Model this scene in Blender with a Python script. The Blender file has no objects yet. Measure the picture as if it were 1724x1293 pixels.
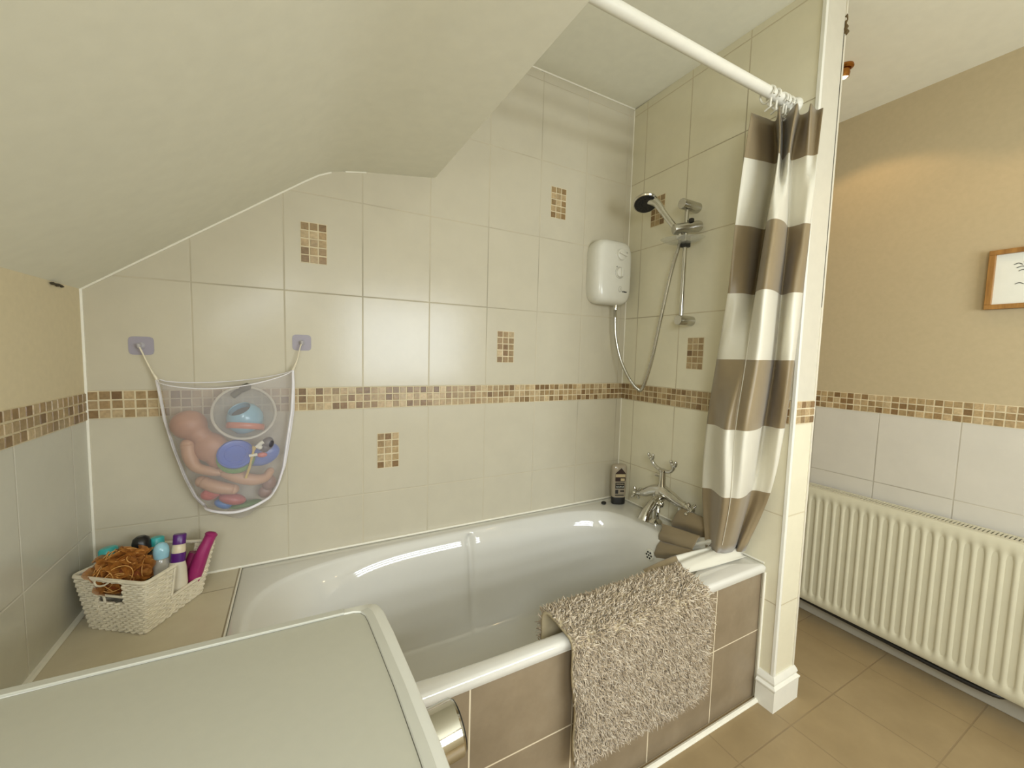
import bpy, bmesh, math, random
from mathutils import Vector, Matrix
random.seed(7)
SC = bpy.context.scene
COL = SC.collection
PI = math.pi

# ------------------------------------------------------------------ camera, world, light, exposure
def make_camera():
    yaw, pitch, roll = 0.4940, -0.0749, 0.0259
    cy, sy, cp, sp = math.cos(yaw), math.sin(yaw), math.cos(pitch), math.sin(pitch)
    fwd = Vector((sy*cp, cy*cp, sp)); right = Vector((cy, -sy, 0)); up = right.cross(fwd)
    cr, sr = math.cos(roll), math.sin(roll)
    r = right*cr + up*sr; u = -right*sr + up*cr
    cam = bpy.data.cameras.new('camera'); o = bpy.data.objects.new('camera', cam); COL.objects.link(o)
    cam.sensor_fit = 'HORIZONTAL'; cam.sensor_width = 36.0; cam.lens = 36.0*676.78/1724
    cam.clip_start = 0.01; cam.clip_end = 50
    o.matrix_world = Matrix(((r.x, u.x, -fwd.x, 0.5288), (r.y, u.y, -fwd.y, -1.5745), (r.z, u.z, -fwd.z, 1.2604), (0, 0, 0, 1)))
    SC.camera = o
make_camera()
world = bpy.data.worlds.new('world'); SC.world = world; world.use_nodes = True
world.node_tree.nodes['Background'].inputs[0].default_value = (0.85, 0.92, 1.0, 1)
world.node_tree.nodes['Background'].inputs[1].default_value = 1.0
SC.view_settings.view_transform = 'Standard'; SC.view_settings.look = 'None'
SC.view_settings.exposure = -0.24; SC.view_settings.gamma = 1.0; SC.view_settings.use_curve_mapping = False

WIN_X0, WIN_X1, WIN_Z0, WIN_Z1, FRONT_Y = 0.95, 2.30, 0.92, 1.80, -2.9
def area_light(name, loc, sx, sz, power, color, spread=PI):      # daylight entering through one pane, shining to +y
    l = bpy.data.lights.new(name, 'AREA'); l.shape = 'RECTANGLE'; l.size = sx; l.size_y = sz
    l.energy = power; l.color = color; l.spread = spread
    o = bpy.data.objects.new(name, l); COL.objects.link(o); o.location = loc; o.rotation_euler = (PI/2, 0, 0)
    return o
for k in range(3):
    zc = WIN_Z0 + (WIN_Z1-WIN_Z0)*(k+0.5)/3
    area_light('window_daylight', ((WIN_X0+WIN_X1)/2, FRONT_Y-0.03, zc), WIN_X1-WIN_X0-0.06, (WIN_Z1-WIN_Z0)/3-0.12, 15.5, (0.88, 0.95, 1.0))
roof_fill = area_light('roof_fill_light', (0.31, -2.2, 1.638), 0.42, 0.76, 38.0, (0.88, 0.95, 1.0))  # fill light added behind the camera to brighten the stub wall and curtain
roof_fill.rotation_euler = Vector((0.5926, 0, -0.8055)).to_track_quat('-Z', 'Y').to_euler()
SPOTS = [(2.46, -0.70), (2.46, -1.45), (2.46, -2.2)]
SPOT_POWER = [6.0, 4.0, 3.2]

# ------------------------------------------------------------------ helpers: materials
def lin(c):
    return tuple(((v/255.0)/12.92 if v/255.0 <= 0.04045 else (((v/255.0)+0.055)/1.055)**2.4) for v in c)
class NB:
    """small node builder"""
    def __init__(self, name):
        self.m = bpy.data.materials.new(name); self.m.use_nodes = True
        self.t = self.m.node_tree; self.n = self.t.nodes; self.l = self.t.links
        self.b = self.n['Principled BSDF']; self.out = self.n['Material Output']
        self._pos = None
    def new(self, kind, **kw):
        nd = self.n.new(kind)
        for k, v in kw.items(): setattr(nd, k, v)
        return nd
    def put(self, sock, v):
        if hasattr(v, 'is_linked') or hasattr(v, 'links'): self.l.new(v, sock)
        else: sock.default_value = v
    def math(self, op, a, b=None, c=None):
        nd = self.new('ShaderNodeMath', operation=op)
        self.put(nd.inputs[0], a)
        if b is not None: self.put(nd.inputs[1], b)
        if c is not None: self.put(nd.inputs[2], c)
        return nd.outputs[0]
    def pos(self):
        if not self._pos:
            g = self.new('ShaderNodeNewGeometry'); s = self.new('ShaderNodeSeparateXYZ')
            self.l.new(g.outputs['Position'], s.inputs[0]); self._pos = (s.outputs[0], s.outputs[1], s.outputs[2], g.outputs['Position'])
        return self._pos
    def line(self, coord, origin, period, width):
        """1 on a joint line, 0 elsewhere"""
        f = self.math('FRACT', self.math('DIVIDE', self.math('SUBTRACT', coord, origin-period*50), period))
        d = self.math('MINIMUM', f, self.math('SUBTRACT', 1.0, f))
        mr = self.new('ShaderNodeMapRange'); self.put(mr.inputs[0], d)
        mr.inputs[1].default_value = width*0.35/period; mr.inputs[2].default_value = width*0.65/period
        mr.inputs[3].default_value = 1; mr.inputs[4].default_value = 0
        return mr.outputs[0]
    def mix(self, f, a, b):
        nd = self.new('ShaderNodeMix', data_type='RGBA')
        self.put(nd.inputs[0], f)
        for s, v in ((nd.inputs[6], a), (nd.inputs[7], b)):
            if isinstance(v, tuple): s.default_value = (*v[:3], 1)
            else: self.l.new(v, s)
        return nd.outputs[2]
    def noise(self, scale, detail=3, rough=0.5, vec=None):
        nd = self.new('ShaderNodeTexNoise'); nd.inputs['Scale'].default_value = scale
        nd.inputs['Detail'].default_value = detail; nd.inputs['Roughness'].default_value = rough
        self.l.new(vec if vec is not None else self.pos()[3], nd.inputs['Vector'])
        return nd.outputs[0]
    def ramp(self, f, stops):
        nd = self.new('ShaderNodeValToRGB'); self.l.new(f, nd.inputs[0]); e = nd.color_ramp.elements
        while len(e) < len(stops): e.new(0.5)
        for el, (p, c) in zip(e, stops): el.position = p; el.color = (*c, 1)
        return nd.outputs[0]
    def color(self, v):
        if isinstance(v, tuple): self.b.inputs['Base Color'].default_value = (*v[:3], 1)
        else: self.l.new(v, self.b.inputs['Base Color'])
    def bump(self, h, strength, dist=0.01):
        nd = self.new('ShaderNodeBump'); nd.inputs['Strength'].default_value = strength; nd.inputs['Distance'].default_value = dist
        self.l.new(h, nd.inputs['Height']); self.l.new(nd.outputs[0], self.b.inputs['Normal'])
    def set(self, **kw):
        for k, v in kw.items(): self.b.inputs[k.replace('_', ' ')].default_value = v
        return self
def simple(name, rgb, rough=0.5, metal=0.0, var=0.06, nscale=30, bump=0.0, **kw):
    q = NB(name); c = lin(rgb)
    a = tuple(v*(1-var) for v in c); b = tuple(min(1, v*(1+var)) for v in c)
    nz = q.noise(nscale)
    q.color(q.ramp(nz, [(0.3, a), (0.7, b)])); q.set(Roughness=rough, Metallic=metal)
    if bump: q.bump(nz, bump, 0.004)
    for k, v in kw.items(): q.b.inputs[k].default_value = v
    return q.m

ZT, ZBT, TH, TW = 1.1231, 1.0426, 0.3315, 0.25
def wall_mat(name, axis, u0, tile, grout, paint=None, low_rows=0.3275, gloss=0.22, gw=0.0042):
    q = NB(name); P = q.pos(); u = P[axis]; z = P[2]
    up = q.line(z, ZT, TH, gw); lo = q.line(z, ZBT, low_rows, gw)
    above = q.math('GREATER_THAN', z, 1.08)
    hz = q.math('ADD', q.math('MULTIPLY', up, above), q.math('MULTIPLY', lo, q.math('SUBTRACT', 1.0, above)))
    g = q.math('MAXIMUM', hz, q.line(u, u0, TW, gw))
    if paint: g = q.math('MULTIPLY', g, q.math('SUBTRACT', 1.0, above))
    t = lin(tile)
    n1 = q.noise(9, 4, 0.6); n2 = q.noise(1.7, 2, 0.5)
    base = q.ramp(n1, [(0.3, tuple(v*0.965 for v in t)), (0.7, tuple(min(1, v*1.02) for v in t))])
    gr = q.ramp(n2, [(0.50, lin(grout)), (0.66, tuple(v*0.70 for v in lin(grout)))])
    c = q.mix(g, base, gr)
    rough = q.math('MULTIPLY_ADD', g, 0.5, gloss)
    h = q.math('ADD', q.math('MULTIPLY', q.noise(34, 4, 0.6), 0.34), q.math('SUBTRACT', 1.0, g))
    if paint:
        pt = q.ramp(q.noise(60, 3), [(0.3, tuple(v*0.97 for v in lin(paint))), (0.7, tuple(min(1, v*1.02) for v in lin(paint)))])
        c = q.mix(above, c, pt)
        rough = q.math('ADD', q.math('MULTIPLY', rough, q.math('SUBTRACT', 1.0, above)), q.math('MULTIPLY', above, 0.75))
    q.color(c); q.l.new(rough, q.b.inputs['Roughness']); q.bump(h, 0.42, 0.0020)
    q.set(IOR=1.45)
    return q.m

M = {}
M['tile_back'] = wall_mat('cream_tiles', 0, 0.2471, (200, 192, 170), (197, 187, 162))
M['tile_part'] = wall_mat('cream_tiles_shower_lit', 1, -0.3365, (226, 219, 193), (206, 194, 164))  # same cream tile as wall_back, colour lightened in place of stronger light here
M['tile_left'] = wall_mat('cream_tiles_left', 1, -0.34, (206, 203, 188), (214, 210, 196), paint=(220, 206, 172))
M['tile_right'] = wall_mat('pale_tiles_right', 1, -0.79, (206, 200, 186), (196, 188, 170), paint=(184, 168, 134), low_rows=0.3115)
M['plaster'] = simple('white_plaster', (232, 229, 210), 0.8, var=0.02, nscale=25, bump=0.15)
M['ledge'] = None
M['sealant'] = simple('white_sealant', (236, 231, 214), 0.45, var=0.03)
M['trimwhite'] = simple('white_gloss_trim', (232, 229, 216), 0.3, var=0.02)
M['enamel'] = simple('white_enamel', (216, 213, 203), 0.07, var=0.01, nscale=4)
M['enamel'].node_tree.nodes['Principled BSDF'].inputs['Coat Weight'].default_value = 0.5
M['chrome'] = simple('chrome', (205, 203, 196), 0.09, 1.0, var=0.03)
M['satin'] = simple('satin_chrome', (196, 194, 186), 0.25, 1.0, var=0.03)
M['dark'] = simple('black_plastic', (28, 27, 26), 0.35, var=0.1)
M['whiteplastic'] = simple('white_plastic', (226, 223, 210), 0.22, var=0.015)
M['greyplastic'] = simple('grey_plastic', (176, 173, 160), 0.4, var=0.03)
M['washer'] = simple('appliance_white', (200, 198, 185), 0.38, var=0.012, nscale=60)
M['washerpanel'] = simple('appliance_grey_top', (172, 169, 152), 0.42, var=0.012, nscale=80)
M['washerstrip'] = simple('appliance_strip', (180, 178, 164), 0.35, var=0.012)
M['groove'] = simple('shadow_gap', (92, 88, 76), 0.7)
M['taupe'] = simple('taupe_curtain', (160, 142, 110), 0.38, var=0.03, nscale=20, bump=0.1)
M['curtainwhite'] = simple('white_curtain', (236, 232, 216), 0.4, var=0.015, nscale=20, bump=0.1)
for k in ('taupe', 'curtainwhite'):     # thin cloth lets some light through
    q = M[k].node_tree; b = q.nodes['Principled BSDF']
    b.inputs['Sheen Weight'].default_value = 0.35; b.inputs['Sheen Roughness'].default_value = 0.4
    tr = q.nodes.new('ShaderNodeBsdfTranslucent'); mx = q.nodes.new('ShaderNodeMixShader'); mx.inputs[0].default_value = 0.25
    tr.inputs[0].default_value = (*lin((160, 136, 92) if k == 'taupe' else (238, 228, 200)), 1)
    q.links.new(b.outputs[0], mx.inputs[1]); q.links.new(tr.outputs[0], mx.inputs[2]); q.links.new(mx.outputs[0], q.nodes['Material Output'].inputs[0])
M['radiator'] = simple('cream_radiator', (204, 198, 172), 0.35, var=0.02, nscale=15)
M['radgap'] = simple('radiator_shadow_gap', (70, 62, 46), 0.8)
M['skirtgrey'] = simple('grey_skirting', (178, 172, 156), 0.6, var=0.06, nscale=12)
M['wicker'] = simple('white_wicker', (234, 224, 200), 0.6, var=0.08, nscale=40)
M['oak'] = None
M['paper'] = simple('picture_paper', (226, 226, 214), 0.6, var=0.015)
M['ink'] = simple('picture_ink', (110, 112, 106), 0.8)
M['brass'] = simple('brass', (176, 120, 60), 0.2, 1.0)

def oak():
    q = NB('oak_frame'); P = q.pos()
    mp = q.new('ShaderNodeMapping'); mp.inputs['Scale'].default_value = (60, 60, 9); q.l.new(P[3], mp.inputs[0])
    q.color(q.ramp(q.noise(1.0, 4, 0.6, mp.outputs[0]), [(0.3, lin((134, 92, 40))), (0.7, lin((170, 124, 62)))])); q.set(Roughness=0.4); return q.m
M['oak'] = oak()
def ledge_mat():
    q = NB('beige_ledge_tiles'); P = q.pos()
    g = q.math('MAXIMUM', q.line(P[1], -0.124, 0.33, 0.004), q.math('MULTIPLY', q.line(P[0], 0.353, 0.45, 0.004), 1.0))
    n = q.noise(12, 4)
    q.color(q.mix(g, q.ramp(n, [(0.3, lin((206, 194, 166))), (0.7, lin((214, 203, 176)))]), lin((158, 144, 116))))
    q.set(Roughness=0.3); q.bump(q.math('SUBTRACT', 1.0, g), 0.3, 0.002); return q.m
M['ledge'] = ledge_mat()
def panel_mat():
    q = NB('taupe_panel_tiles'); P = q.pos()
    g = q.math('MAXIMUM', q.line(P[0], 0.8755, 0.2995, 0.004), q.line(P[2], 0.2624, 0.2624, 0.004))
    n = q.noise(7, 5, 0.65); n2 = q.noise(40, 4, 0.6)
    base = q.mix(q.math('MULTIPLY', n2, 0.35), q.ramp(n, [(0.3, lin((130, 115, 92))), (0.55, lin((144, 128, 104))), (0.75, lin((154, 139, 115)))]), lin((122, 106, 83)))
    q.color(q.mix(g, base, lin((222, 208, 180)))); q.set(Roughness=0.38)
    q.bump(q.math('SUBTRACT', 1.0, g), 0.25, 0.002); return q.m
M['panel'] = panel_mat()
def floor_mat():
    q = NB('tan_floor_tiles'); P = q.pos()
    g = q.math('MAXIMUM', q.line(P[0], 2.317, 0.29, 0.0045), q.line(P[1], -0.899, 0.29, 0.0045))
    n = q.noise(5, 5, 0.6); n2 = q.noise(34, 4, 0.6)
    base = q.mix(q.math('MULTIPLY', n2, 0.3), q.ramp(n, [(0.3, lin((147, 127, 92))), (0.7, lin((163, 142, 105)))]), lin((138, 117, 84)))
    q.color(q.mix(g, base, lin((139, 119, 87)))); q.set(Roughness=0.42)
    q.bump(q.math('SUBTRACT', 1.0, g), 0.3, 0.002); return q.m
M['floor'] = floor_mat()
def stone_mat():
    q = NB('mosaic_stone')
    at = q.new('ShaderNodeAttribute', attribute_name='Col')
    n = q.noise(90, 4, 0.65)
    mul = q.new('ShaderNodeMix', data_type='RGBA', blend_type='MULTIPLY'); mul.inputs[0].default_value = 1.0
    q.l.new(at.outputs[0], mul.inputs[6]); q.l.new(q.ramp(n, [(0.25, (0.72, 0.70, 0.66)), (0.75, (1.2, 1.2, 1.2))]), mul.inputs[7])
    q.color(mul.outputs[2]); q.set(Roughness=0.3); q.bump(n, 0.25, 0.002); return q.m
M['stone'] = stone_mat()
M['mosaicgrout'] = simple('mosaic_grout', (214, 200, 166), 0.8)
def rug_mat():
    q = NB('beige_shag')
    at = q.new('ShaderNodeAttribute', attribute_name='Col'); q.l.new(at.outputs[0], q.b.inputs['Base Color']); q.set(Roughness=0.9)
    q.b.inputs['Sheen Weight'].default_value = 0.3
    return q.m
M['shag'] = rug_mat()
M['rugback'] = simple('mat_backing', (196, 180, 146), 0.9)
def glass_like(name, rgb, alpha, rough=0.08):
    q = NB(name); t = q.new('ShaderNodeBsdfTransparent'); mx = q.new('ShaderNodeMixShader'); mx.inputs[0].default_value = alpha
    q.color(lin(rgb)); q.set(Roughness=rough)
    t.inputs[0].default_value = (0.97, 0.97, 0.96, 1)
    q.l.new(t.outputs[0], mx.inputs[1]); q.l.new(q.b.outputs[0], mx.inputs[2]); q.l.new(mx.outputs[0], q.out.inputs[0])
    return q.m
M['net'] = glass_like('white_net', (222, 214, 214), 0.25, 0.8)
M['clear'] = glass_like('clear_plastic', (224, 226, 220), 0.28)
M['clearhook'] = glass_like('clear_hook', (214, 210, 214), 0.55)
M['lilac'] = glass_like('lilac_film', (176, 170, 186), 0.72, 0.2)

# ------------------------------------------------------------------ helpers: geometry
class MB:
    def __init__(self): self.v = []; self.f = []; self.mi = []; self.c = []
    def add(self, vs, fs, mi=0, col=None):
        o = len(self.v); self.v += [tuple(x) for x in vs]; self.f += [tuple(i+o for i in f) for f in fs]
        self.mi += [mi]*len(fs); self.c += [col]*len(fs); return self
    def box(self, a, b, mi=0, col=None, M4=None):
        (x0, y0, z0), (x1, y1, z1) = a, b
        vs = [Vector((x, y, z)) for z in (z0, z1) for y in (y0, y1) for x in (x0, x1)]
        if M4: vs = [M4 @ v for v in vs]
        return self.add(vs, [(0, 2, 3, 1), (4, 5, 7, 6), (0, 1, 5, 4), (2, 6, 7, 3), (0, 4, 6, 2), (1, 3, 7, 5)], mi, col)
    def tube(self, pts, r, n=8, caps=True, closed=False, mi=0, rb=None):
        pts = [Vector(p) for p in pts]; k = len(pts); rs = r if isinstance(r, (list, tuple)) else [r]*k
        vs = []; prev = None
        for i, p in enumerate(pts):
            if closed: t = pts[(i+1) % k]-pts[i-1]
            else: t = pts[min(i+1, k-1)]-pts[max(i-1, 0)]
            t = t.normalized() if t.length > 1e-9 else Vector((0, 0, 1))
            if prev is None:
                a = Vector((0, 0, 1)) if abs(t.z) < 0.9 else Vector((1, 0, 0))
                nx = t.cross(a).normalized()
            else:
                nx = prev-t*prev.dot(t); nx = nx.normalized() if nx.length > 1e-6 else t.orthogonal().normalized()
            prev = nx; ny = t.cross(nx)
            for j in range(n):
                a = 2*PI*j/n; vs.append(p+(nx*math.cos(a)+ny*math.sin(a)*(rb or 1))*rs[i])
        fs = []
        for i in range(k if closed else k-1):
            i2 = (i+1) % k
            for j in range(n): fs.append((i*n+j, i*n+(j+1) % n, i2*n+(j+1) % n, i2*n+j))
        if caps and not closed: fs += [tuple(reversed(range(n))), tuple(range((k-1)*n, k*n))]
        return self.add(vs, fs, mi)
    def lathe(self, prof, M4=None, n=32, mi=0, cap0=True, cap1=True):
        """prof: (radius, height) along local z"""
        vs = []; k = len(prof)
        for r, h in prof:
            for j in range(n):
                a = 2*PI*j/n; v = Vector((r*math.cos(a), r*math.sin(a), h)); vs.append(M4 @ v if M4 else v)
        fs = [(i*n+j, i*n+(j+1) % n, (i+1)*n+(j+1) % n, (i+1)*n+j) for i in range(k-1) for j in range(n)]
        if cap0: fs.append(tuple(reversed(range(n))))
        if cap1: fs.append(tuple(range((k-1)*n, k*n)))
        return self.add(vs, fs, mi)
    def grid(self, rows, mi=0, closed=False, flip=False):
        nr, nc = len(rows), len(rows[0]); vs = [p for r in rows for p in r]; fs = []
        for i in range(nr-1):
            for j in range(nc if closed else nc-1):
                q = (i*nc+j, i*nc+(j+1) % nc, (i+1)*nc+(j+1) % nc, (i+1)*nc+j); fs.append(tuple(reversed(q)) if flip else q)
        return self.add(vs, fs, mi)
    def prism(self, poly, d, mi=0):
        """polygon (3-D points, planar) pushed along vector d"""
        n = len(poly); d = Vector(d); vs = [Vector(p) for p in poly]+[Vector(p)+d for p in poly]
        fs = [tuple(reversed(range(n))), tuple(range(n, 2*n))]+[(i, (i+1) % n, (i+1) % n+n, i+n) for i in range(n)]
        return self.add(vs, fs, mi)
    def ball(self, c, r, n=20, m=12, M4=None, mi=0):
        rx, ry, rz = r if isinstance(r, tuple) else (r, r, r)
        vs = []; fs = []
        for i in range(m+1):
            th = PI*i/m
            for j in range(n):
                a = 2*PI*j/n; v = Vector((rx*math.sin(th)*math.cos(a), ry*math.sin(th)*math.sin(a), rz*math.cos(th)))
                if M4: v = M4 @ v
                vs.append(v+Vector(c))
        for i in range(m):
            for j in range(n): fs.append((i*n+j, (i+1)*n+j, (i+1)*n+(j+1) % n, i*n+(j+1) % n))
        return self.add(vs, fs, mi)
    def build(self, name, mats, parent=None, smooth=True, bevel=0, sub=0, solid=0, auto=40, weld=False, origin=None):
        me = bpy.data.meshes.new(name)
        vs = self.v
        if origin: vs = [(x-origin[0], y-origin[1], z-origin[2]) for x, y, z in vs]
        me.from_pydata(vs, [], self.f); mats = mats if isinstance(mats, (list, tuple)) else [mats]
        for m in mats: me.materials.append(m)
        me.polygons.foreach_set('material_index', self.mi)
        if any(c is not None for c in self.c):
            ca = me.color_attributes.new('Col', 'FLOAT_COLOR', 'CORNER'); buf = []
            for p, c in zip(me.polygons, self.c):
                buf += list((*(c or (0.5, 0.5, 0.5)), 1.0))*p.loop_total
            ca.data.foreach_set('color', buf)
        me.update()
        bm = bmesh.new(); bm.from_mesh(me)
        if weld: bmesh.ops.remove_doubles(bm, verts=bm.verts, dist=1e-5)
        bmesh.ops.recalc_face_normals(bm, faces=bm.faces); bm.to_mesh(me); bm.free()
        o = bpy.data.objects.new(name, me); COL.objects.link(o)
        if origin: o.location = origin
        if parent is not None:
            o.parent = parent; o.matrix_parent_inverse = Matrix.Translation(-Vector(parent.location))
        if bevel:
            md = o.modifiers.new('bevel', 'BEVEL'); md.width = bevel; md.segments = 3; md.limit_method = 'ANGLE'; md.angle_limit = math.radians(35)
        if solid:
            md = o.modifiers.new('solid', 'SOLIDIFY'); md.thickness = solid; md.offset = 0
        if sub:
            md = o.modifiers.new('sub', 'SUBSURF'); md.levels = sub; md.render_levels = sub
        if smooth:
            for p in me.polygons: p.use_smooth = True
            if auto and not sub:
                me.set_sharp_from_angle(angle=math.radians(auto)) if hasattr(me, 'set_sharp_from_angle') else None
        return o
def axis_matrix(loc, d, roll=0):
    d = Vector(d).normalized(); q = d.to_track_quat('Z', 'Y')
    return Matrix.Translation(loc) @ q.to_matrix().to_4x4() @ Matrix.Rotation(roll, 4, 'Z')
def thing(name, label, cat, loc=(0, 0, 0), group=None):
    o = bpy.data.objects.new(name, None); COL.objects.link(o); o.location = loc; o.empty_display_size = 0.05
    o['label'] = label; o['category'] = cat
    if group: o['group'] = group
    return o
def tag(o, label, cat, group=None):
    o['label'] = label; o['category'] = cat
    if group: o['group'] = group
    return o
def struct(o, label, cat):
    o['kind'] = 'structure'; o['label'] = label; o['category'] = cat; return o
def smooth_path(pts, n=8, closed=False):
    """Catmull-Rom"""
    P = [Vector(p) for p in pts]; k = len(P); out = []
    for i in range(k if closed else k-1):
        p0 = P[i-1] if (closed or i > 0) else P[0]*2-P[1]
        p1 = P[i]; p2 = P[(i+1) % k]; p3 = P[(i+2) % k] if (closed or i+2 < k) else P[-1]*2-P[-2]
        for s in range(n):
            t = s/n
            out.append(0.5*((2*p1)+(p2-p0)*t+(2*p0-5*p1+4*p2-p3)*t*t+(3*p1-p0-3*p2+p3)*t**3))
    if not closed: out.append(P[-1])
    return out

# ------------------------------------------------------------------ the room
W, W2, PT, PD = 2.0306, 2.805, 2.158, 0.829      # shower end wall, radiator wall, far face and length of the stub wall
def ceil_pts(y):
    k = 0.02*y
    raw = [(0, 1.41), (0.12, 1.4983), (0.50, 1.7778)]
    raw += [(0.56, 1.822), (0.605, 1.853), (0.645, 1.872), (0.69, 1.884), (0.76, 1.897)]
    raw += [(1.005, 1.932+k*1.1), (1.016, 1.936+k*1.1), (1.021, 1.948+k*1.1)]
    raw += [(1.03, 2.49+k), (2.03, 2.49+k), (2.16, 2.472+k*0.8), (W2, 2.388)]
    return [Vector((x, y, z)) for x, z in raw]
m = MB(); ys = [0.0, -0.5, -1.5, -1.8, -2.6, FRONT_Y]; m.grid([ceil_pts(y) for y in ys])
k = 3*(len(ceil_pts(0))-1)+1; del m.f[k], m.mi[k], m.c[k]      # opening added for the roof fill light
ceil = struct(m.build('ceiling', M['plaster'], auto=30), 'white plaster ceiling sloping up from the left wall to a boxed step and flat part', 'ceiling')

m = MB(); m.box((-0.1, FRONT_Y-0.1, -0.1), (W2+0.1, 0.1, 0.0)); struct(m.build('floor', M['floor'], smooth=False), 'tan square floor tiles', 'floor')
m = MB(); m.box((-0.1, 0, 0), (W2+0.1, 0.1, 2.6)); wall_back = struct(m.build('wall_back', M['tile_back'], smooth=False), 'long cream tiled wall above the bath', 'wall')
m = MB(); m.box((-0.1, FRONT_Y, 0), (0, 0, 2.0)); wall_left = struct(m.build('wall_left', M['tile_left'], smooth=False), 'low left wall, beige paint over cream tiles', 'wall')
m = MB(); m.box((W2, FRONT_Y, 0), (W2+0.1, 0, 2.6)); wall_right = struct(m.build('wall_right', M['tile_right'], smooth=False), 'right wall, tan paint over pale tiles behind the radiator', 'wall')
m = MB(); m.box((W, -PD, 0), (PT, 0, 2.485), 0)
m.add([(W, -PD-0.0005, ZBT), (PT, -PD-0.0005, ZBT), (PT, -PD-0.0005, 2.48), (W, -PD-0.0005, 2.48)], [(0, 1, 2, 3)], 1)
wall_part = struct(m.build('wall_partition', [M['tile_part'], simple('cream_paint', (206, 200, 182), 0.6, var=0.02)], smooth=False), 'stub wall at the tap end of the bath', 'wall')
# wall behind the camera with the window
m = MB()
m.box((-0.1, FRONT_Y-0.12, 0), (WIN_X0, FRONT_Y, 2.6)); m.box((WIN_X1, FRONT_Y-0.12, 0), (W2+0.1, FRONT_Y, 2.6))
m.box((WIN_X0, FRONT_Y-0.12, 0), (WIN_X1, FRONT_Y, WIN_Z0)); m.box((WIN_X0, FRONT_Y-0.12, WIN_Z1), (WIN_X1, FRONT_Y, 2.6))
struct(m.build('wall_front', simple('beige_paint', (214, 200, 170), 0.8), smooth=False), 'plain beige wall with the window', 'wall')
m = MB()
for k in range(4):
    z = WIN_Z0+(WIN_Z1-WIN_Z0)*k/3; m.box((WIN_X0, FRONT_Y-0.08, z-0.05), (WIN_X1, FRONT_Y-0.01, z+0.05))
for x in (WIN_X0, WIN_X1): m.box((x-0.025, FRONT_Y-0.08, WIN_Z0), (x+0.025, FRONT_Y-0.01, WIN_Z1))
win = struct(m.build('window_1', M['trimwhite'], smooth=False, bevel=0.004), 'white window of three stacked panes', 'window')
m = MB(); m.box((WIN_X0, FRONT_Y-0.06, WIN_Z0), (WIN_X1, FRONT_Y-0.055, WIN_Z1))
m.build('pane', glass_like('window_glass', (230, 235, 235), 0.08, 0.02), win, smooth=False)
m = MB(); sa = Vector((0.8055, 0, 0.5926)); sn = Vector((0.5926, 0, -0.8055)); c0 = Vector((0.31, -2.2, 1.638))
for u0, u1, v0, v1 in ((-0.25, -0.21, -0.44, 0.44), (0.21, 0.25, -0.44, 0.44), (-0.21, 0.21, -0.44, -0.39), (-0.21, 0.21, 0.39, 0.44)):
    m.prism([c0+sa*u+Vector((0, v, 0))+sn*0.012 for u, v in ((u0, v0), (u1, v0), (u1, v1), (u0, v1))], -sn*0.07)
struct(m.build('added_roof_window', M['trimwhite'], smooth=False), 'white frame added around the unseen roof fill light in the sloping ceiling', 'window')  # frame added with the roof fill light, out of view

# mosaic strips and inset panels: every tessera is a small bevelled block in the wall's own mosaic part
STONES = [(156, 130, 92), (170, 146, 106), (142, 115, 78), (182, 158, 120), (128, 100, 66), (190, 168, 130), (164, 138, 98), (174, 150, 112)]
def mosaic(name, parent, o, ud, nd, nu, nv, pu, pv, seed):
    rnd = random.Random(seed); o, ud, nd = Vector(o), Vector(ud), Vector(nd); zd = Vector((0, 0, 1))
    m = MB(); g = 0.0030
    def blk(u0, u1, v0, v1, h0, h1, mi, col):
        c = []
        for (hh, e) in ((h0, 0), (h1, 0.0012 if mi else 0)):
            for u, v in ((u0+e, v0+e), (u1-e, v0+e), (u1-e, v1-e), (u0+e, v1-e)):
                c.append(o+ud*u+zd*v+nd*hh)
        m.add(c, [(4, 5, 6, 7), (0, 1, 5, 4), (1, 2, 6, 5), (2, 3, 7, 6), (3, 0, 4, 7)], mi, col)
    blk(0, nu*pu, 0, nv*pv, -0.002, 0.0012, 0, (0.6, 0.5, 0.35))
    for i in range(nu):
        for j in range(nv):
            c = lin(rnd.choice(STONES)); s = rnd.uniform(0.85, 1.12)
            jx, jy = rnd.uniform(-.0006, .0006), rnd.uniform(-.0006, .0006)
            blk(i*pu+g/2+jx, (i+1)*pu-g/2+jx, j*pv+g/2+jy, (j+1)*pv-g/2+jy, 0.0, 0.0026+rnd.uniform(0, .0006), 1, tuple(v*s for v in c))
    return m.build(name, [M['mosaicgrout'], M['stone']], parent, smooth=False)
bh = (ZT-ZBT)
mosaic('mosaic_border', wall_back, (0, 0, ZBT), (1, 0, 0), (0, -1, 0), 76, 3, W/76, bh/3, 1)
mosaic('mosaic_border', wall_part, (W, -PD+0.012, ZBT), (0, 1, 0), (-1, 0, 0), 31, 3, (PD-0.012)/31, bh/3, 2)
mosaic('mosaic_border', wall_part, (W+0.012, -PD-0.0006, ZBT), (1, 0, 0), (0, -1, 0), 4, 3, (PT-W-0.013)/4, bh/3, 3)
mosaic('mosaic_border', wall_left, (0, -2.4, ZBT-0.004), (0, 1, 0), (1, 0, 0), 90, 3, 2.4/90, bh/3, 4)
mosaic('mosaic_border', wall_right, (W2, -2.4, ZBT-0.003), (0, 1, 0), (-1, 0, 0), 90, 3, 2.4/90, bh/3, 5)
for k, (x, z) in enumerate([(0.547, 1.553), (1.552, 1.882), (1.298, 1.221), (0.798, 0.807)]):
    mosaic('mosaic_inset', wall_back, (x, 0, z), (1, 0, 0), (0, -1, 0), 3, 5, 0.0275, 0.0274, 20+k)
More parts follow.
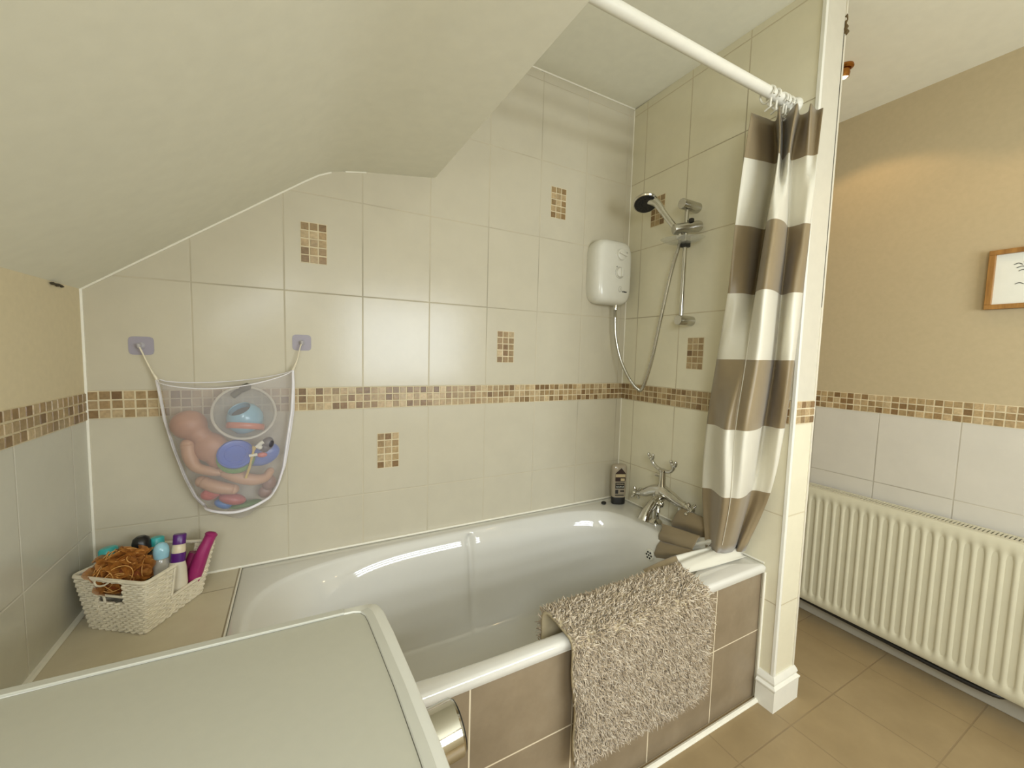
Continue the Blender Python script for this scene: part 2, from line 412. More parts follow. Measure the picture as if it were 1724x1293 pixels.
for k, (y, z) in enumerate([(-0.222, 1.877), (-0.467, 1.214)]):
    mosaic('mosaic_inset', wall_part, (W, y, z), (0, 1, 0), (-1, 0, 0), 3, 5, 0.0267, 0.0272, 30+k)

# edge trims and sealant beads
m = MB(); m.box((W-0.004, -PD-0.004, 0.06), (W+0.009, -PD+0.009, 2.48))
struct(m.build('trim_1', M['trimwhite'], bevel=0.002), 'white corner trim on the stub wall edge', 'trim')
m = MB(); m.box((PT-0.006, -PD-0.0035, 0.12), (PT+0.003, -PD+0.01, 2.475))
bead = struct(m.build('trim_2', simple('cream_bead', (214, 207, 188), 0.5, var=0.02), bevel=0.001), 'narrow upright bead on the passage edge of the stub wall', 'trim')
m = MB(); m.tube([(PT-0.0062, -PD-0.001, 1.45), (PT-0.0062, -PD-0.001, 2.36)], 0.0014, 5); m.build('joint_gap', M['groove'], bead)
m = MB(); rnd = random.Random(8)
pts = [(PT-0.002+rnd.uniform(-0.004, 0.004), -PD-0.003, 2.350+0.008*i) for i in range(9)]
m.tube(pts, [0.006, 0.009, 0.005, 0.007, 0.003, 0.004, 0.003, 0.005, 0.002], 7); m.build('chipped_plaster', simple('chip_brown', (96, 78, 46), 0.9), bead)
m = MB(); pts = [(0.004, -0.165+0.011*i, 1.404+rnd.uniform(-0.002, 0.002)) for i in range(7)]
m.tube(pts, [0.001, 0.004, 0.0025, 0.0045, 0.002, 0.0035, 0.001], 6); m.build('plaster_crack', M['radgap'], ceil)
m = MB()
e = [p+Vector((0, -0.001, -0.002)) for p in ceil_pts(0.0)]
m.tube([e[0]]+e[1:6], 0.0035, 6); m.tube([e[6]-Vector((0.0, 0, 0.0)), (0.76, -0.001, 1.896)], 0.003, 6)
m.tube([(1.03, -0.001, 2.488), (W, -0.001, 2.488)], 0.004, 6)
m.tube([(0.001, -0.001, 0.52), (0.001, -0.001, 1.41)], 0.005, 6); m.tube([(W-0.001, -0.001, 0.52), (W-0.001, -0.001, 2.48)], 0.003, 6)
m.tube([(0.0, -0.001, 0.521), (W, -0.001, 0.521)], 0.005, 6)
m.tube([(0.004, -0.0, 0.520), (0.004, -0.78, 0.520)], 0.009, 6, rb=0.5)
m.tube([(W, -0.01, 0.521), (W, -0.77, 0.521)], 0.004, 6)
m.tube([(0.3575, -0.003, 0.5183), (0.3575, -0.77, 0.5183)], 0.0028, 6)
struct(m.build('trim_3', M['sealant']), 'white sealant beads along wall joints and bath rim', 'trim')
m = MB(); m.tube([(0.06, -0.782, 0.004), (2.03, -0.784, 0.004)], 0.009, 8); m.tube([(W-0.004, -0.7765, 0.0), (W-0.004, -0.7765, 0.49)], 0.005, 6)
struct(m.build('trim_4', M['sealant']), 'white sealant along the foot and edge of the bath panel', 'trim')
# moulded skirting around the stub wall end
def skirt_prof(h, t):
    return [(t, 0), (t, h*0.62), (t+0.003, h*0.66), (t+0.003, h*0.70), (t*0.62, h*0.76), (t*0.8, h*0.84), (t*0.6, h*0.92), (t*0.25, h), (0, h)]
m = MB(); pr = skirt_prof(0.125, 0.016)
ring = [((W, -0.779), (-1, 0)), ((W, -PD), (-1, -1)), ((PT, -PD), (1, -1)), ((PT, -0.02), (1, 0))]
m.grid([[Vector((x+d[0]*t, y+d[1]*t, z)) for t, z in pr] for (x, y), d in ring])
struct(m.build('baseboard_partition', M['trimwhite'], auto=25), 'white moulded skirting around the foot of the stub wall', 'baseboard')
m = MB(); m.box((W2-0.016, FRONT_Y, 0), (W2, 0, 0.085))
struct(m.build('baseboard_right', M['skirtgrey'], bevel=0.004), 'grey skirting board below the radiator', 'baseboard')
# ledge at the left end of the bath
m = MB(); m.box((0, -0.77, 0), (0.3565, 0, 0.5185))
struct(m.build('trim_5', M['ledge'], smooth=False), 'beige tiled ledge between the bath and the left wall', 'ledge')

# ------------------------------------------------------------------ bathtub
ZR = 0.5185
bath = thing('bathtub', 'white built-in bathtub along the cream tiled wall', 'bathtub', (1.19, -0.39, 0))
X0, X1, Y0, Y1 = 0.358, W-0.001, -0.7768, -0.001
cx, cy0 = 1.138, -0.395
angs = set(2*PI*i/192 for i in range(192))
for ccx, ccy in ((X0, Y0), (X1, Y0), (X1, Y1), (X0, Y1)):
    a0 = math.atan2(ccy-cy0, ccx-cx) % (2*PI)
    for d in (-0.012, -0.006, 0, 0.006, 0.012): angs.add((a0+d) % (2*PI))
angs = sorted(angs)
def rect_pt(a, inset, z, front_only=0.0):
    dx, dy = math.cos(a), math.sin(a); t = 1e9
    x0, x1, y0, y1 = X0+inset, X1-inset, Y0+inset+front_only, Y1-inset
    if dx > 1e-9: t = min(t, (x1-cx)/dx)
    if dx < -1e-9: t = min(t, (x0-cx)/dx)
    if dy > 1e-9: t = min(t, (y1-cy0)/dy)
    if dy < -1e-9: t = min(t, (y0-cy0)/dy)
    return Vector((cx+dx*t, cy0+dy*t, z))
def inner_pt(a, s, z):
    """s: 0 at the rim, 1 at the bottom"""
    dx, dy = math.cos(a), math.sin(a)
    nl = 3.6 if dx < 0 else 4.4
    ax = (0.738-0.33*s) if dx < 0 else (0.738-0.085*s)
    by = 0.338-0.085*s
    r = (abs(dx/ax)**nl+abs(dy/by)**nl)**(-1/nl)
    p = Vector((cx+dx*r, cy0+dy*r, z))
    # moulded grip groove down the long wall
    if dy > 0:
        g = math.exp(-((p.x-1.158)/0.015)**2); k = min(1, max(0, (ZR-0.012-z)/0.02))*max(0, 1-s*1.0)
        p.y += 0.026*g*k
    return p
# denser angles near the groove
a_g = math.atan2(0.338, 1.158-cx)
angs = sorted(set(angs) | set(a_g+d*0.006 for d in range(-9, 10)))
rows = [[rect_pt(a, 0.004, 0.4885, -0.0) for a in angs], [rect_pt(a, 0, 0.4915) for a in angs], [rect_pt(a, 0, 0.508) for a in angs], [rect_pt(a, 0.003, 0.5155) for a in angs], [rect_pt(a, 0.010, ZR+0.0002) for a in angs]]
def offs(a, off, z):
    p = inner_pt(a, 0, z); d = Vector((p.x-cx, p.y-cy0, 0)).normalized(); return p+d*off
rows += [[offs(a, 0.014, ZR) for a in angs], [offs(a, 0.006, ZR-0.002) for a in angs], [inner_pt(a, 0, ZR-0.008) for a in angs]]
for s, z in ((0.03, 0.5060), (0.08, 0.5000), (0.15, 0.490), (0.22, 0.477), (0.30, 0.458), (0.37, 0.430), (0.44, 0.385), (0.51, 0.33), (0.58, 0.27), (0.66, 0.21), (0.74, 0.17), (0.85, 0.14), (1.0, 0.122), (1.2, 0.113), (1.7, 0.110), (2.1, 0.109)):
    rows.append([inner_pt(a, s, z) for a in angs])
m = MB(); m.grid(rows, closed=True); n = len(angs); m.add(rows[-1], [tuple(range(n))])
m.build('tub', M['enamel'], bath, auto=60)
m = MB(); mo = axis_matrix((1.846, -0.409, 0.424), (-1, 0, 0.1))
m.lathe([(0.0235, -0.006), (0.0245, 0.004), (0.021, 0.009), (0.0, 0.010)], mo, 28, cap0=True, cap1=False)
ov = m.build('overflow', M['whiteplastic'], bath)
m = MB()
for k in range(7):
    a = 2*PI*k/6; rr = 0 if k == 6 else 0.0125
    m.lathe([(0.0042, 0.007), (0.0042, 0.0108)], mo @ Matrix.Translation((rr*math.cos(a), rr*math.sin(a), 0)), 12)
m.build('overflow_hole', M['dark'], ov)
m = MB(); m.box((0.06, -0.7650, 0), (W-0.001, -0.745, 0.4880))
m.build('side_panel', M['panel'], bath, smooth=False)['label'] = 'taupe tiled front panel of the bath'

# ------------------------------------------------------------------ bath mixer tap on the rim
tap = thing('bath_mixer_tap', 'chrome bath mixer with cross handles and an empty shower cradle', 'tap', (1.945, -0.36, ZR))
m = MB()
arc = [(1.945, -0.245, 0.628), (1.945, -0.275, 0.640), (1.945, -0.315, 0.662), (1.945, -0.355, 0.676), (1.945, -0.375, 0.676), (1.945, -0.415, 0.665), (1.945, -0.455, 0.652), (1.945, -0.490, 0.648)]
ap = smooth_path(arc, 6)
m.tube(ap, [0.013+0.013*math.sin(PI*min(1, i/(len(ap)-1)))**0.7 for i in range(len(ap))], 16)
m.ball((1.94, -0.365, 0.662), (0.025, 0.030, 0.031))
m.build('mixer_body', M['chrome'], tap)
for y in (-0.335, -0.470):
    m = MB(); zz = 0.652
    m.lathe([(0.031, ZR), (0.031, ZR+0.006), (0.025, ZR+0.013), (0.0155, ZR+0.020), (0.0145, ZR+0.07), (0.017, zz-0.012), (0.020, zz), (0.015, zz+0.010), (0.0, zz+0.014)], Matrix.Translation((1.948, y, 0)), 24, cap1=False)
    m.build('pillar', M['chrome'], tap)
m = MB()
sp = smooth_path([(1.94, -0.368, 0.650), (1.905, -0.372, 0.640), (1.87, -0.376, 0.622), (1.838, -0.380, 0.598), (1.820, -0.382, 0.568)], 6)
m.tube(sp, [0.021-0.003*i/(len(sp)-1)+0.006*max(0, i/(len(sp)-1)-0.7)/0.3 for i in range(len(sp))], 18)
m.build('spout', M['chrome'], tap)
m = MB(); m.lathe([(0.021, 0.0), (0.0185, 0.02), (0.0150, 0.035), (0.0140, 0.085), (0.0170, 0.088), (0.0170, 0.094), (0.010, 0.098)], Matrix.Translation((1.943, -0.366, 0.676)), 20)
m.tube([(1.943, -0.366, 0.742), (1.930, -0.340, 0.744), (1.930, -0.340, 0.741)], 0.008, 12)
m.build('riser', M['chrome'], tap)
m = MB()
cr = smooth_path([(1.935, -0.306, 0.812), (1.940, -0.312, 0.790), (1.945, -0.332, 0.772), (1.945, -0.366, 0.766), (1.945, -0.400, 0.770), (1.940, -0.422, 0.788), (1.935, -0.428, 0.808)], 6)
m.tube(cr, 0.0078, 12)
for y in (-0.306, -0.428):
    z = 0.812 if y > -0.4 else 0.808
    for s in (-1, 1): m.tube(smooth_path([(1.937, y, z-0.008), (1.935, y+s*0.010, z+0.002), (1.930, y+s*0.013, z+0.018)], 4), [0.0078]*4+[0.007]*4+[0.0035], 10)
m.build('cradle', M['chrome'], tap)
def cross(y, z, s):
    m = MB(); c = Vector((1.945, y, z))
    m.lathe([(0.0125, -0.012), (0.013, 0.002), (0.009, 0.008), (0.009, 0.020), (0.0135, 0.023), (0.0135, 0.030), (0.0, 0.033)], axis_matrix(c, (0, s, -0.25)), 18, cap1=False)
    cc = c+Vector((0, s*0.017, -0.004))
    for k in range(4):
        a = PI/4*0.6+k*PI/2; d = Vector((math.cos(a), 0, math.sin(a)))
        m.tube([cc, cc+d*0.015, cc+d*0.029, cc+d*0.035], [0.0062, 0.0058, 0.0080, 0.004], 10)
    return m
cross(-0.236, 0.624, 1).build('cross_handle', M['chrome'], tap); cross(-0.497, 0.645, -1).build('cross_handle', M['chrome'], tap)
m = MB(); m.ball((1.905, -0.395, 0.632), 0.017); m.tube([(1.905, -0.395, 0.632), (1.893, -0.398, 0.618), (1.888, -0.399, 0.600)], [0.009, 0.007, 0.010], 12)
m.build('diverter', M['chrome'], tap)

# ------------------------------------------------------------------ electric shower unit
unit = thing('electric_shower', 'white electric shower heater box with two dials in the corner', 'shower unit', (1.875, 0, 1.66))
def sup(cx_, cz_, hx, hz, y, n=5.0, k=64):
    out = []
    for i in range(k):
        a = 2*PI*i/k; c, s = math.cos(a), math.sin(a); r = (abs(c)**n+abs(s)**n)**(-1/n); out.append(Vector((cx_+hx*c*r, y, cz_+hz*s*r)))
    return out
UX, UZ = 1.876, 1.662
m = MB(); rr = []
for y, hx, hz in ((0.0, 0.107, 0.147), (-0.030, 0.111, 0.152), (-0.055, 0.110, 0.151), (-0.075, 0.104, 0.146), (-0.086, 0.094, 0.137), (-0.092, 0.078, 0.122), (-0.096, 0.045, 0.08), (-0.097, 0.01, 0.02)):
    rr.append(sup(UX, UZ, hx, hz, y))
m.grid(rr, closed=True); m.add(rr[-1], [tuple(range(64))]); m.add(rr[0], [tuple(range(64))])
m.build('casing', M['whiteplastic'], unit, auto=50)
def dial(x, z, r, a):
    m = MB(); mm = axis_matrix((x, -0.0955, z), (0, -1, 0))
    m.lathe([(r*1.12, 0.0), (r*1.12, 0.003), (r*1.02, 0.0035), (r, 0.012), (r*0.9, 0.0135)], mm, 32)
    d = Vector((math.cos(a), 0, math.sin(a))); q = Vector((-d.z, 0, d.x)); c = Vector((x, -0.107, z))
    m.prism([c+d*r*0.9+q*r*0.16, c-d*r*0.9+q*r*0.16, c-d*r*0.9-q*r*0.16, c+d*r*0.9-q*r*0.16], (0, -0.013, 0))
    return m.build('dial', M['whiteplastic'], unit, bevel=0.0012)
d1 = dial(1.893, 1.742, 0.0255, -0.25); d2 = dial(1.890, 1.658, 0.0225, PI/2)
m = MB(); m.tube([Vector((1.890+0.026*math.cos(2*PI*i/32), -0.0965, 1.658+0.026*math.sin(2*PI*i/32))) for i in range(32)], 0.0017, 6, closed=True)
m.build('dial_ring', M['greyplastic'], d2)
m = MB(); m.tube([Vector((1.899+0.010*math.cos(2*PI*i/24), -0.0955, 1.582+0.013*math.sin(2*PI*i/24))) for i in range(24)], 0.0013, 6, closed=True)
m.box((1.8975, -0.097, 1.576), (1.9005, -0.094, 1.588))
m.build('button', M['greyplastic'], unit)
m = MB(); m.prism([(1.868, -0.0965, 1.683), (1.873, -0.0965, 1.688), (1.876, -0.0965, 1.686), (1.871, -0.0965, 1.681)], (0, -0.001, 0)); m.build('marker', M['dark'], unit)
def text_mesh(name, s, size, mat, parent, mtx, ext=0.0003):
    cu = bpy.data.curves.new(name, 'FONT'); cu.body = s; cu.size = size; cu.align_x = 'CENTER'; cu.align_y = 'CENTER'; cu.extrude = ext
    to = bpy.data.objects.new(name, cu); COL.objects.link(to)
    dg = bpy.context.evaluated_depsgraph_get(); me = bpy.data.meshes.new_from_object(to.evaluated_get(dg))
    bpy.data.objects.remove(to); me.materials.clear(); me.materials.append(mat); me.transform(mtx)
    o = bpy.data.objects.new(name, me); COL.objects.link(o)
    if parent is not None: o.parent = parent; o.matrix_parent_inverse = Matrix.Translation(-Vector(parent.location))
    return o
text_mesh('logo_text', 'triton', 0.012, M['dark'], unit, Matrix.Translation((1.927, -0.0945, 1.572)) @ Matrix.Rotation(PI/2, 4, 'X') , 0.002)
for x, z in ((1.935, 1.757), (1.918, 1.648), (1.862, 1.742), (1.866, 1.640)):
    m = MB(); m.box((x-0.003, -0.0958, z-0.003), (x+0.003, -0.0935, z+0.003)); m.build('dial_mark', M['greyplastic'], unit, smooth=False)

# ------------------------------------------------------------------ slide rail, shower head, hose, soap dish
rail = thing('shower_slide_rail', 'chrome shower slide rail fixed to the end wall', 'shower rail', (W, -0.40, 1.42))
RX, RY = 1.966, -0.398
for z, ln in ((1.893, 0.10), (1.420, 0.085)):
    m = MB(); m.lathe([(0.021, -0.001), (0.021, ln-0.003), (0.019, ln), (0.0, ln+0.0005)], axis_matrix((W, RY, z), (-1, 0, 0)), 28, cap1=False); m.build('bracket', M['satin'], rail)
m = MB(); m.tube([(RX, RY, 1.405), (RX, RY, 1.905)], 0.0085, 16); m.build('bar', M['chrome'], rail)
m = MB(); m.lathe([(0.018, -0.055), (0.022, -0.05), (0.022, 0.05), (0.017, 0.062), (0, 0.066)], axis_matrix((RX-0.004, RY-0.004, 1.800), (0.62, -0.35, 0.12)), 24, cap1=False)
m.box((RX-0.014, RY-0.012, 1.74), (RX+0.016, RY+0.014, 1.768)); sl = m.build('slider', M['satin'], rail, bevel=0.002)
m = MB(); m.box((RX-0.014, RY-0.014, 1.722), (RX+0.016, RY+0.014, 1.748)); m.build('clamp', M['dark'], sl, bevel=0.002)
m = MB(); m.box((RX-0.006, RY-0.03, 1.818), (RX+0.01, RY-0.014, 1.834)); m.build('release_button', M['dark'], sl, bevel=0.002)

head = thing('shower_handset', 'round chrome handset with a black spray face, held on the slide rail', 'shower head', (1.94, -0.38, 1.80))
HC = Vector((1.884, -0.245, 1.935)); nf = Vector((-0.30, -0.36, -0.885)).normalized()
hm = axis_matrix(HC, nf)
m = MB(); m.lathe([(0.0, -0.030), (0.018, -0.028), (0.040, -0.016), (0.052, 0.0), (0.053, 0.006), (0.049, 0.010)], hm, 40, cap0=False); m.build('rose', M['chrome'], head)
m = MB(); m.lathe([(0.0475, 0.0095), (0.046, 0.0118), (0.012, 0.0128), (0.0, 0.0128)], hm, 40, cap1=False)
for ring_r, cnt in ((0.016, 8), (0.028, 14), (0.039, 20)):
    for k in range(cnt):
        a = 2*PI*k/cnt; m.lathe([(0.0017, 0.012), (0.0014, 0.0148)], hm @ Matrix.Translation((ring_r*math.cos(a), ring_r*math.sin(a), 0)), 6)
m.tube([hm @ Vector((0.048, 0.012, 0.008)), hm @ Vector((0.052, 0.013, 0.020))], 0.003, 8)
m.build('spray_face', M['dark'], head)
m = MB(); hp = smooth_path([HC-nf*0.018, HC+Vector((0.018, -0.045, -0.012)), (1.917, -0.325, 1.868), (1.940, -0.377, 1.790), (1.947, -0.388, 1.762)], 6)
m.tube(hp, [0.020-0.006*min(1, i/8)+0.002*math.sin(i*0.3) for i in range(len(hp))], 16); m.build('handle', M['chrome'], head)

m = MB()
hs = smooth_path([(1.917, -0.050, 1.515), (1.918, -0.048, 1.46), (1.926, -0.050, 1.36), (1.945, -0.070, 1.25), (1.965, -0.115, 1.155), (1.975, -0.165, 1.108), (1.972, -0.20, 1.118), (1.970, -0.245, 1.24), (1.968, -0.285, 1.42), (1.962, -0.335, 1.62), (1.952, -0.375, 1.72), (1.947, -0.386, 1.752)], 40)
m.tube(hs, [0.0072+0.0008*(i % 2) for i in range(len(hs))], 12)
hose = tag(m.build('shower_hose', M['satin']), 'chrome flexible hose looping from the heater to the handset', 'hose')
m = MB(); m.lathe([(0.010, 0), (0.0105, 0.025), (0.012, 0.03), (0.012, 0.036)], axis_matrix((1.917, -0.050, 1.488), (0, 0, 1)), 16); m.build('hose_nut', M['chrome'], hose)
m = MB(); sd = axis_matrix((1.955, -0.388, 1.748), (0.0, -0.1, 1)) @ Matrix.Diagonal((0.62, 1.0, 1, 1))
m.lathe([(0.0, -0.012), (0.05, -0.010), (0.085, 0.000), (0.100, 0.010), (0.097, 0.0115), (0.082, 0.003), (0.045, -0.007), (0.0, -0.008)], sd, 40, cap0=False, cap1=False)
tag(m.build('soap_dish', M['clear']), 'clear oval soap dish clipped to the shower rail', 'soap dish')

# ------------------------------------------------------------------ bottle and cap at the corner of the bath
def lofted(m, secs, n=28, e=2.6, M4=None, mi=0):
    """secs: (z, half x, half y)"""
    rows = []
    for z, hx, hy in secs:
        r_ = []
        for i in range(n):
            a = 2*PI*i/n; c, s = math.cos(a), math.sin(a); k = (abs(c)**e+abs(s)**e)**(-1/e); v = Vector((hx*c*k, hy*s*k, z)); r_.append(M4 @ v if M4 else v)
        rows.append(r_)
    m.grid(rows, closed=True, mi=mi); m.add(rows[0], [tuple(range(n))], mi); m.add(rows[-1], [tuple(range(n))], mi)
    return m
gel = thing('shower_gel_bottle', 'clear shower gel bottle standing on a black cap in the bath corner', 'bottle', (1.957, -0.085, ZR))
GM = Matrix.Translation((1.957, -0.085, ZR+0.002)) @ Matrix.Rotation(-0.42, 4, 'Z')
m = MB(); lofted(m, [(0.0, 0.033, 0.019), (0.004, 0.0345, 0.020), (0.032, 0.0345, 0.020), (0.035, 0.033, 0.019)], M4=GM, e=3); m.build('cap', M['dark'], gel)
m = MB(); lofted(m, [(0.035, 0.033, 0.0185), (0.038, 0.035, 0.020), (0.10, 0.037, 0.021), (0.175, 0.0375, 0.021), (0.192, 0.0365, 0.019), (0.199, 0.032, 0.014), (0.202, 0.024, 0.008)], M4=GM, e=3.4)
body = m.build('bottle_body', simple('grey_gel', (168, 156, 134), 0.15, var=0.04), gel)
FM = GM @ Matrix.Translation((0, -0.0222, 0))
m = MB(); m.prism([FM @ Vector(v) for v in ((-0.024, 0, 0.118), (0.0245, 0, 0.118), (0.0265, 0, 0.128), (0.0265, 0, 0.160), (0.004, 0, 0.186), (-0.0245, 0, 0.160), (-0.0255, 0, 0.126))], GM.to_3x3() @ Vector((0, -0.0006, 0)))
lab = m.build('label', simple('dark_label', (52, 34, 26), 0.4), body, smooth=False)
m = MB(); m.box((-0.0245, -0.0010, 0.140), (0.025, -0.0004, 0.155), M4=FM); m.box((0.002, -0.0010, 0.121), (0.022, -0.0004, 0.134), M4=FM); m.build('label_band', simple('cream_label', (196, 178, 138), 0.4), lab, smooth=False)
m = MB(); m.box((-0.0235, -0.0007, 0.082), (0.0225, 0.0, 0.112), M4=FM); m.box((-0.024, -0.0007, 0.046), (0.021, 0.0, 0.050), M4=FM); m.box((-0.023, -0.0007, 0.056), (-0.008, 0.0, 0.076), M4=FM); m.box((0.002, -0.0007, 0.066), (0.022, 0.0, 0.073), M4=FM)
m.build('label', simple('black_label', (34, 28, 24), 0.4), body, smooth=False)
TXM = FM @ Matrix.Rotation(PI/2, 4, 'X')
text_mesh('label_text', 'ORIGINAL', 0.0088, simple('label_lettering', (206, 192, 160), 0.5), body, FM @ Matrix.Translation((0, -0.0008, 0.104)) @ Matrix.Rotation(PI/2, 4, 'X'))
text_mesh('label_text', 'SOURCE', 0.0108, M['paper'], body, FM @ Matrix.Translation((0, -0.0008, 0.091)) @ Matrix.Rotation(PI/2, 4, 'X'))
m = MB(); lofted(m, [(0, 0.012, 0.010), (0.003, 0.014, 0.012), (0.009, 0.013, 0.011), (0.012, 0.008, 0.007)], M4=Matrix.Translation((1.885, -0.062, ZR+0.001)) @ Matrix.Rotation(0.4, 4, 'Z'), e=2.3)
tag(m.build('bottle_cap', M['dark'], origin=(1.885, -0.062, ZR)), 'small loose black cap lying on the bath rim beside the gel bottle', 'cap')

# ------------------------------------------------------------------ shower curtain, its rod and hooks
m = MB(); m.tube([(1.028, -0.757, 2.112), (1.62, -0.757, 2.117), (W-0.001, -0.757, 2.122)], 0.0165, 20)
rod = thing('curtain_rod', 'white shower curtain rod between the ceiling step and the stub wall', 'curtain rod', (1.53, -0.757, 2.117)); m.build('pole', M['trimwhite'], rod)
for x, s in ((1.024, 1), (W, -1)):
    m = MB(); m.lathe([(0.026, 0.0), (0.026, 0.006), (0.020, 0.016), (0.0165, 0.017)], axis_matrix((x, -0.757, 2.112 if s > 0 else 2.122), (s, 0, 0)), 24); m.build('end_socket', M['trimwhite'], rod)
CURT = [
 [(1.852,-0.720,2.067),(1.952,-0.710,2.083),(2.004,-0.712,2.089),(1.866,-0.800,2.052),(1.999,-0.740,2.082),(1.932,-0.800,2.061),(1.892,-0.840,2.047),(2.002,-0.789,2.072),(2.000,-0.815,2.066),(1.925,-0.860,2.047),(2.000,-0.839,2.061),(1.998,-0.860,2.056)],
 [(1.838,-0.715,1.925),(1.935,-0.720,1.934),(2.003,-0.725,1.941),(1.882,-0.800,1.915),(1.975,-0.760,1.932),(1.925,-0.800,1.919),(1.904,-0.820,1.913),(2.002,-0.772,1.933),(2.001,-0.798,1.928),(1.983,-0.830,1.920),(2.000,-0.839,1.920),(1.998,-0.855,1.918)],
 [(1.822,-0.710,1.707),(1.894,-0.720,1.711),(1.990,-0.710,1.720),(1.847,-0.800,1.698),(1.818,-0.840,1.691),(1.878,-0.830,1.697),(1.954,-0.800,1.706),(2.001,-0.779,1.712),(2.000,-0.796,1.710),(1.989,-0.820,1.707),(1.974,-0.845,1.703),(1.999,-0.850,1.704)],
 [(1.820,-0.700,1.483),(1.854,-0.730,1.483),(1.938,-0.720,1.487),(1.831,-0.790,1.479),(1.766,-0.850,1.473),(1.812,-0.850,1.475),(1.936,-0.800,1.483),(2.001,-0.772,1.487),(2.000,-0.784,1.486),(1.936,-0.840,1.480),(1.948,-0.855,1.480),(1.986,-0.850,1.482)],
 [(1.843,-0.660,1.260),(1.811,-0.700,1.260),(1.815,-0.770,1.261),(1.802,-0.790,1.261),(1.778,-0.840,1.261),(1.843,-0.830,1.262),(1.920,-0.800,1.262),(2.000,-0.767,1.262),(2.000,-0.779,1.262),(1.949,-0.820,1.262),(1.940,-0.850,1.263),(1.978,-0.845,1.263)],
 [(1.866,-0.620,1.021),(1.846,-0.670,1.025),(1.731,-0.780,1.037),(1.755,-0.800,1.038),(1.743,-0.840,1.042),(1.806,-0.830,1.039),(1.887,-0.800,1.035),(1.999,-0.748,1.027),(2.000,-0.766,1.028),(1.978,-0.790,1.031),(1.946,-0.830,1.035),(1.969,-0.835,1.035)],
 [(1.876,-0.610,0.775),(1.875,-0.650,0.781),(1.770,-0.760,0.804),(1.786,-0.780,0.806),(1.803,-0.800,0.808),(1.871,-0.780,0.801),(1.938,-0.750,0.792),(1.999,-0.727,0.784),(2.000,-0.754,0.789),(1.999,-0.767,0.790),(1.997,-0.780,0.792),(1.998,-0.790,0.794)],
 [(1.891,-0.630,0.540),(1.902,-0.640,0.541),(1.878,-0.680,0.551),(1.891,-0.690,0.552),(1.907,-0.700,0.553),(1.939,-0.700,0.550),(1.973,-0.690,0.544),(1.996,-0.680,0.540),(1.971,-0.700,0.546),(1.974,-0.710,0.548),(1.980,-0.715,0.549),(2.000,-0.714,0.547)]]
curt = thing('shower_curtain', 'taupe and white striped shower curtain bunched against the stub wall', 'shower curtain', (1.95, -0.757, 2.07))
NS, NCOL = 6, 5
fine = [smooth_path(r, NCOL) for r in CURT]
cols = list(zip(*fine)); colp = [smooth_path(c, NS) for c in cols]
rows = list(zip(*colp)); m = MB()
for k in range(7):
    m.grid([[v for v in r] for r in rows[k*NS:(k+1)*NS+1]], mi=k % 2)
m.build('cloth', [M['taupe'], M['curtainwhite']], curt, weld=True, auto=0, solid=0.0012)
def ribbon(name, quad, mi_mat, amp, freq, seed, bulge=(0, 0, 0), nu=26, nv=14):
    """folded sheet between four corners: a,b along the top, d,c along the bottom"""
    a, b, c, d = [Vector(v) for v in quad]; rnd = random.Random(seed); ph = rnd.uniform(0, 6); m = MB(); rows = []
    nrm = (b-a).cross(d-a).normalized(); bl = Vector(bulge)
    for j in range(nv+1):
        v = j/nv; r_ = []
        for i in range(nu+1):
            u = i/nu; p = (a*(1-u)+b*u)*(1-v)+(d*(1-u)+c*u)*v
            p += bl*(4*v*(1-v))*(0.5+0.5*math.sin(PI*u))
            p += nrm*amp*(math.sin(freq*v*2*PI+ph+u*1.7)+0.5*math.sin(freq*1.7*2*PI*v+u*4+ph*2))
            r_.append(p)
        rows.append(r_)
    m.grid(rows); return m.build(name, mi_mat, curt, auto=0, solid=0.0012)
ribbon('cloth_tail', [(1.935, -0.474, 0.640), (1.930, -0.612, 0.640), (1.925, -0.618, 0.556), (1.930, -0.440, 0.545)], M['taupe'], 0.004, 1.0, 1, (-0.02, 0, 0.008))
ribbon('cloth_tail', [(1.880, -0.432, 0.565), (1.880, -0.610, 0.584), (1.870, -0.590, 0.505), (1.872, -0.428, 0.486)], M['taupe'], 0.005, 1.0, 2, (-0.015, 0, 0))
ribbon('cloth_tail', [(1.850, -0.446, 0.500), (1.850, -0.612, 0.535), (1.840, -0.600, 0.49), (1.838, -0.440, 0.425)], M['taupe'], 0.006, 1.0, 3, (-0.012, 0, 0))
ribbon('cloth_tail', [(1.895, -0.566, 0.560), (1.905, -0.650, 0.590), (1.895, -0.655, 0.535), (1.875, -0.572, 0.490)], M['curtainwhite'], 0.009, 1.6, 4, (-0.01, 0, 0))
ribbon('cloth_tail', [(1.560, -0.632, 0.540), (1.712, -0.642, 0.556), (1.680, -0.700, 0.545), (1.515, -0.690, 0.540)], M['taupe'], 0.004, 1.0, 5, (0, 0, 0.010))
ribbon('cloth_tail', [(1.705, -0.636, 0.553), (1.975, -0.655, 0.553), (2.004, -0.720, 0.530), (1.690, -0.700, 0.530)], M['curtainwhite'], 0.005, 1.4, 6, (0, 0, 0.012))
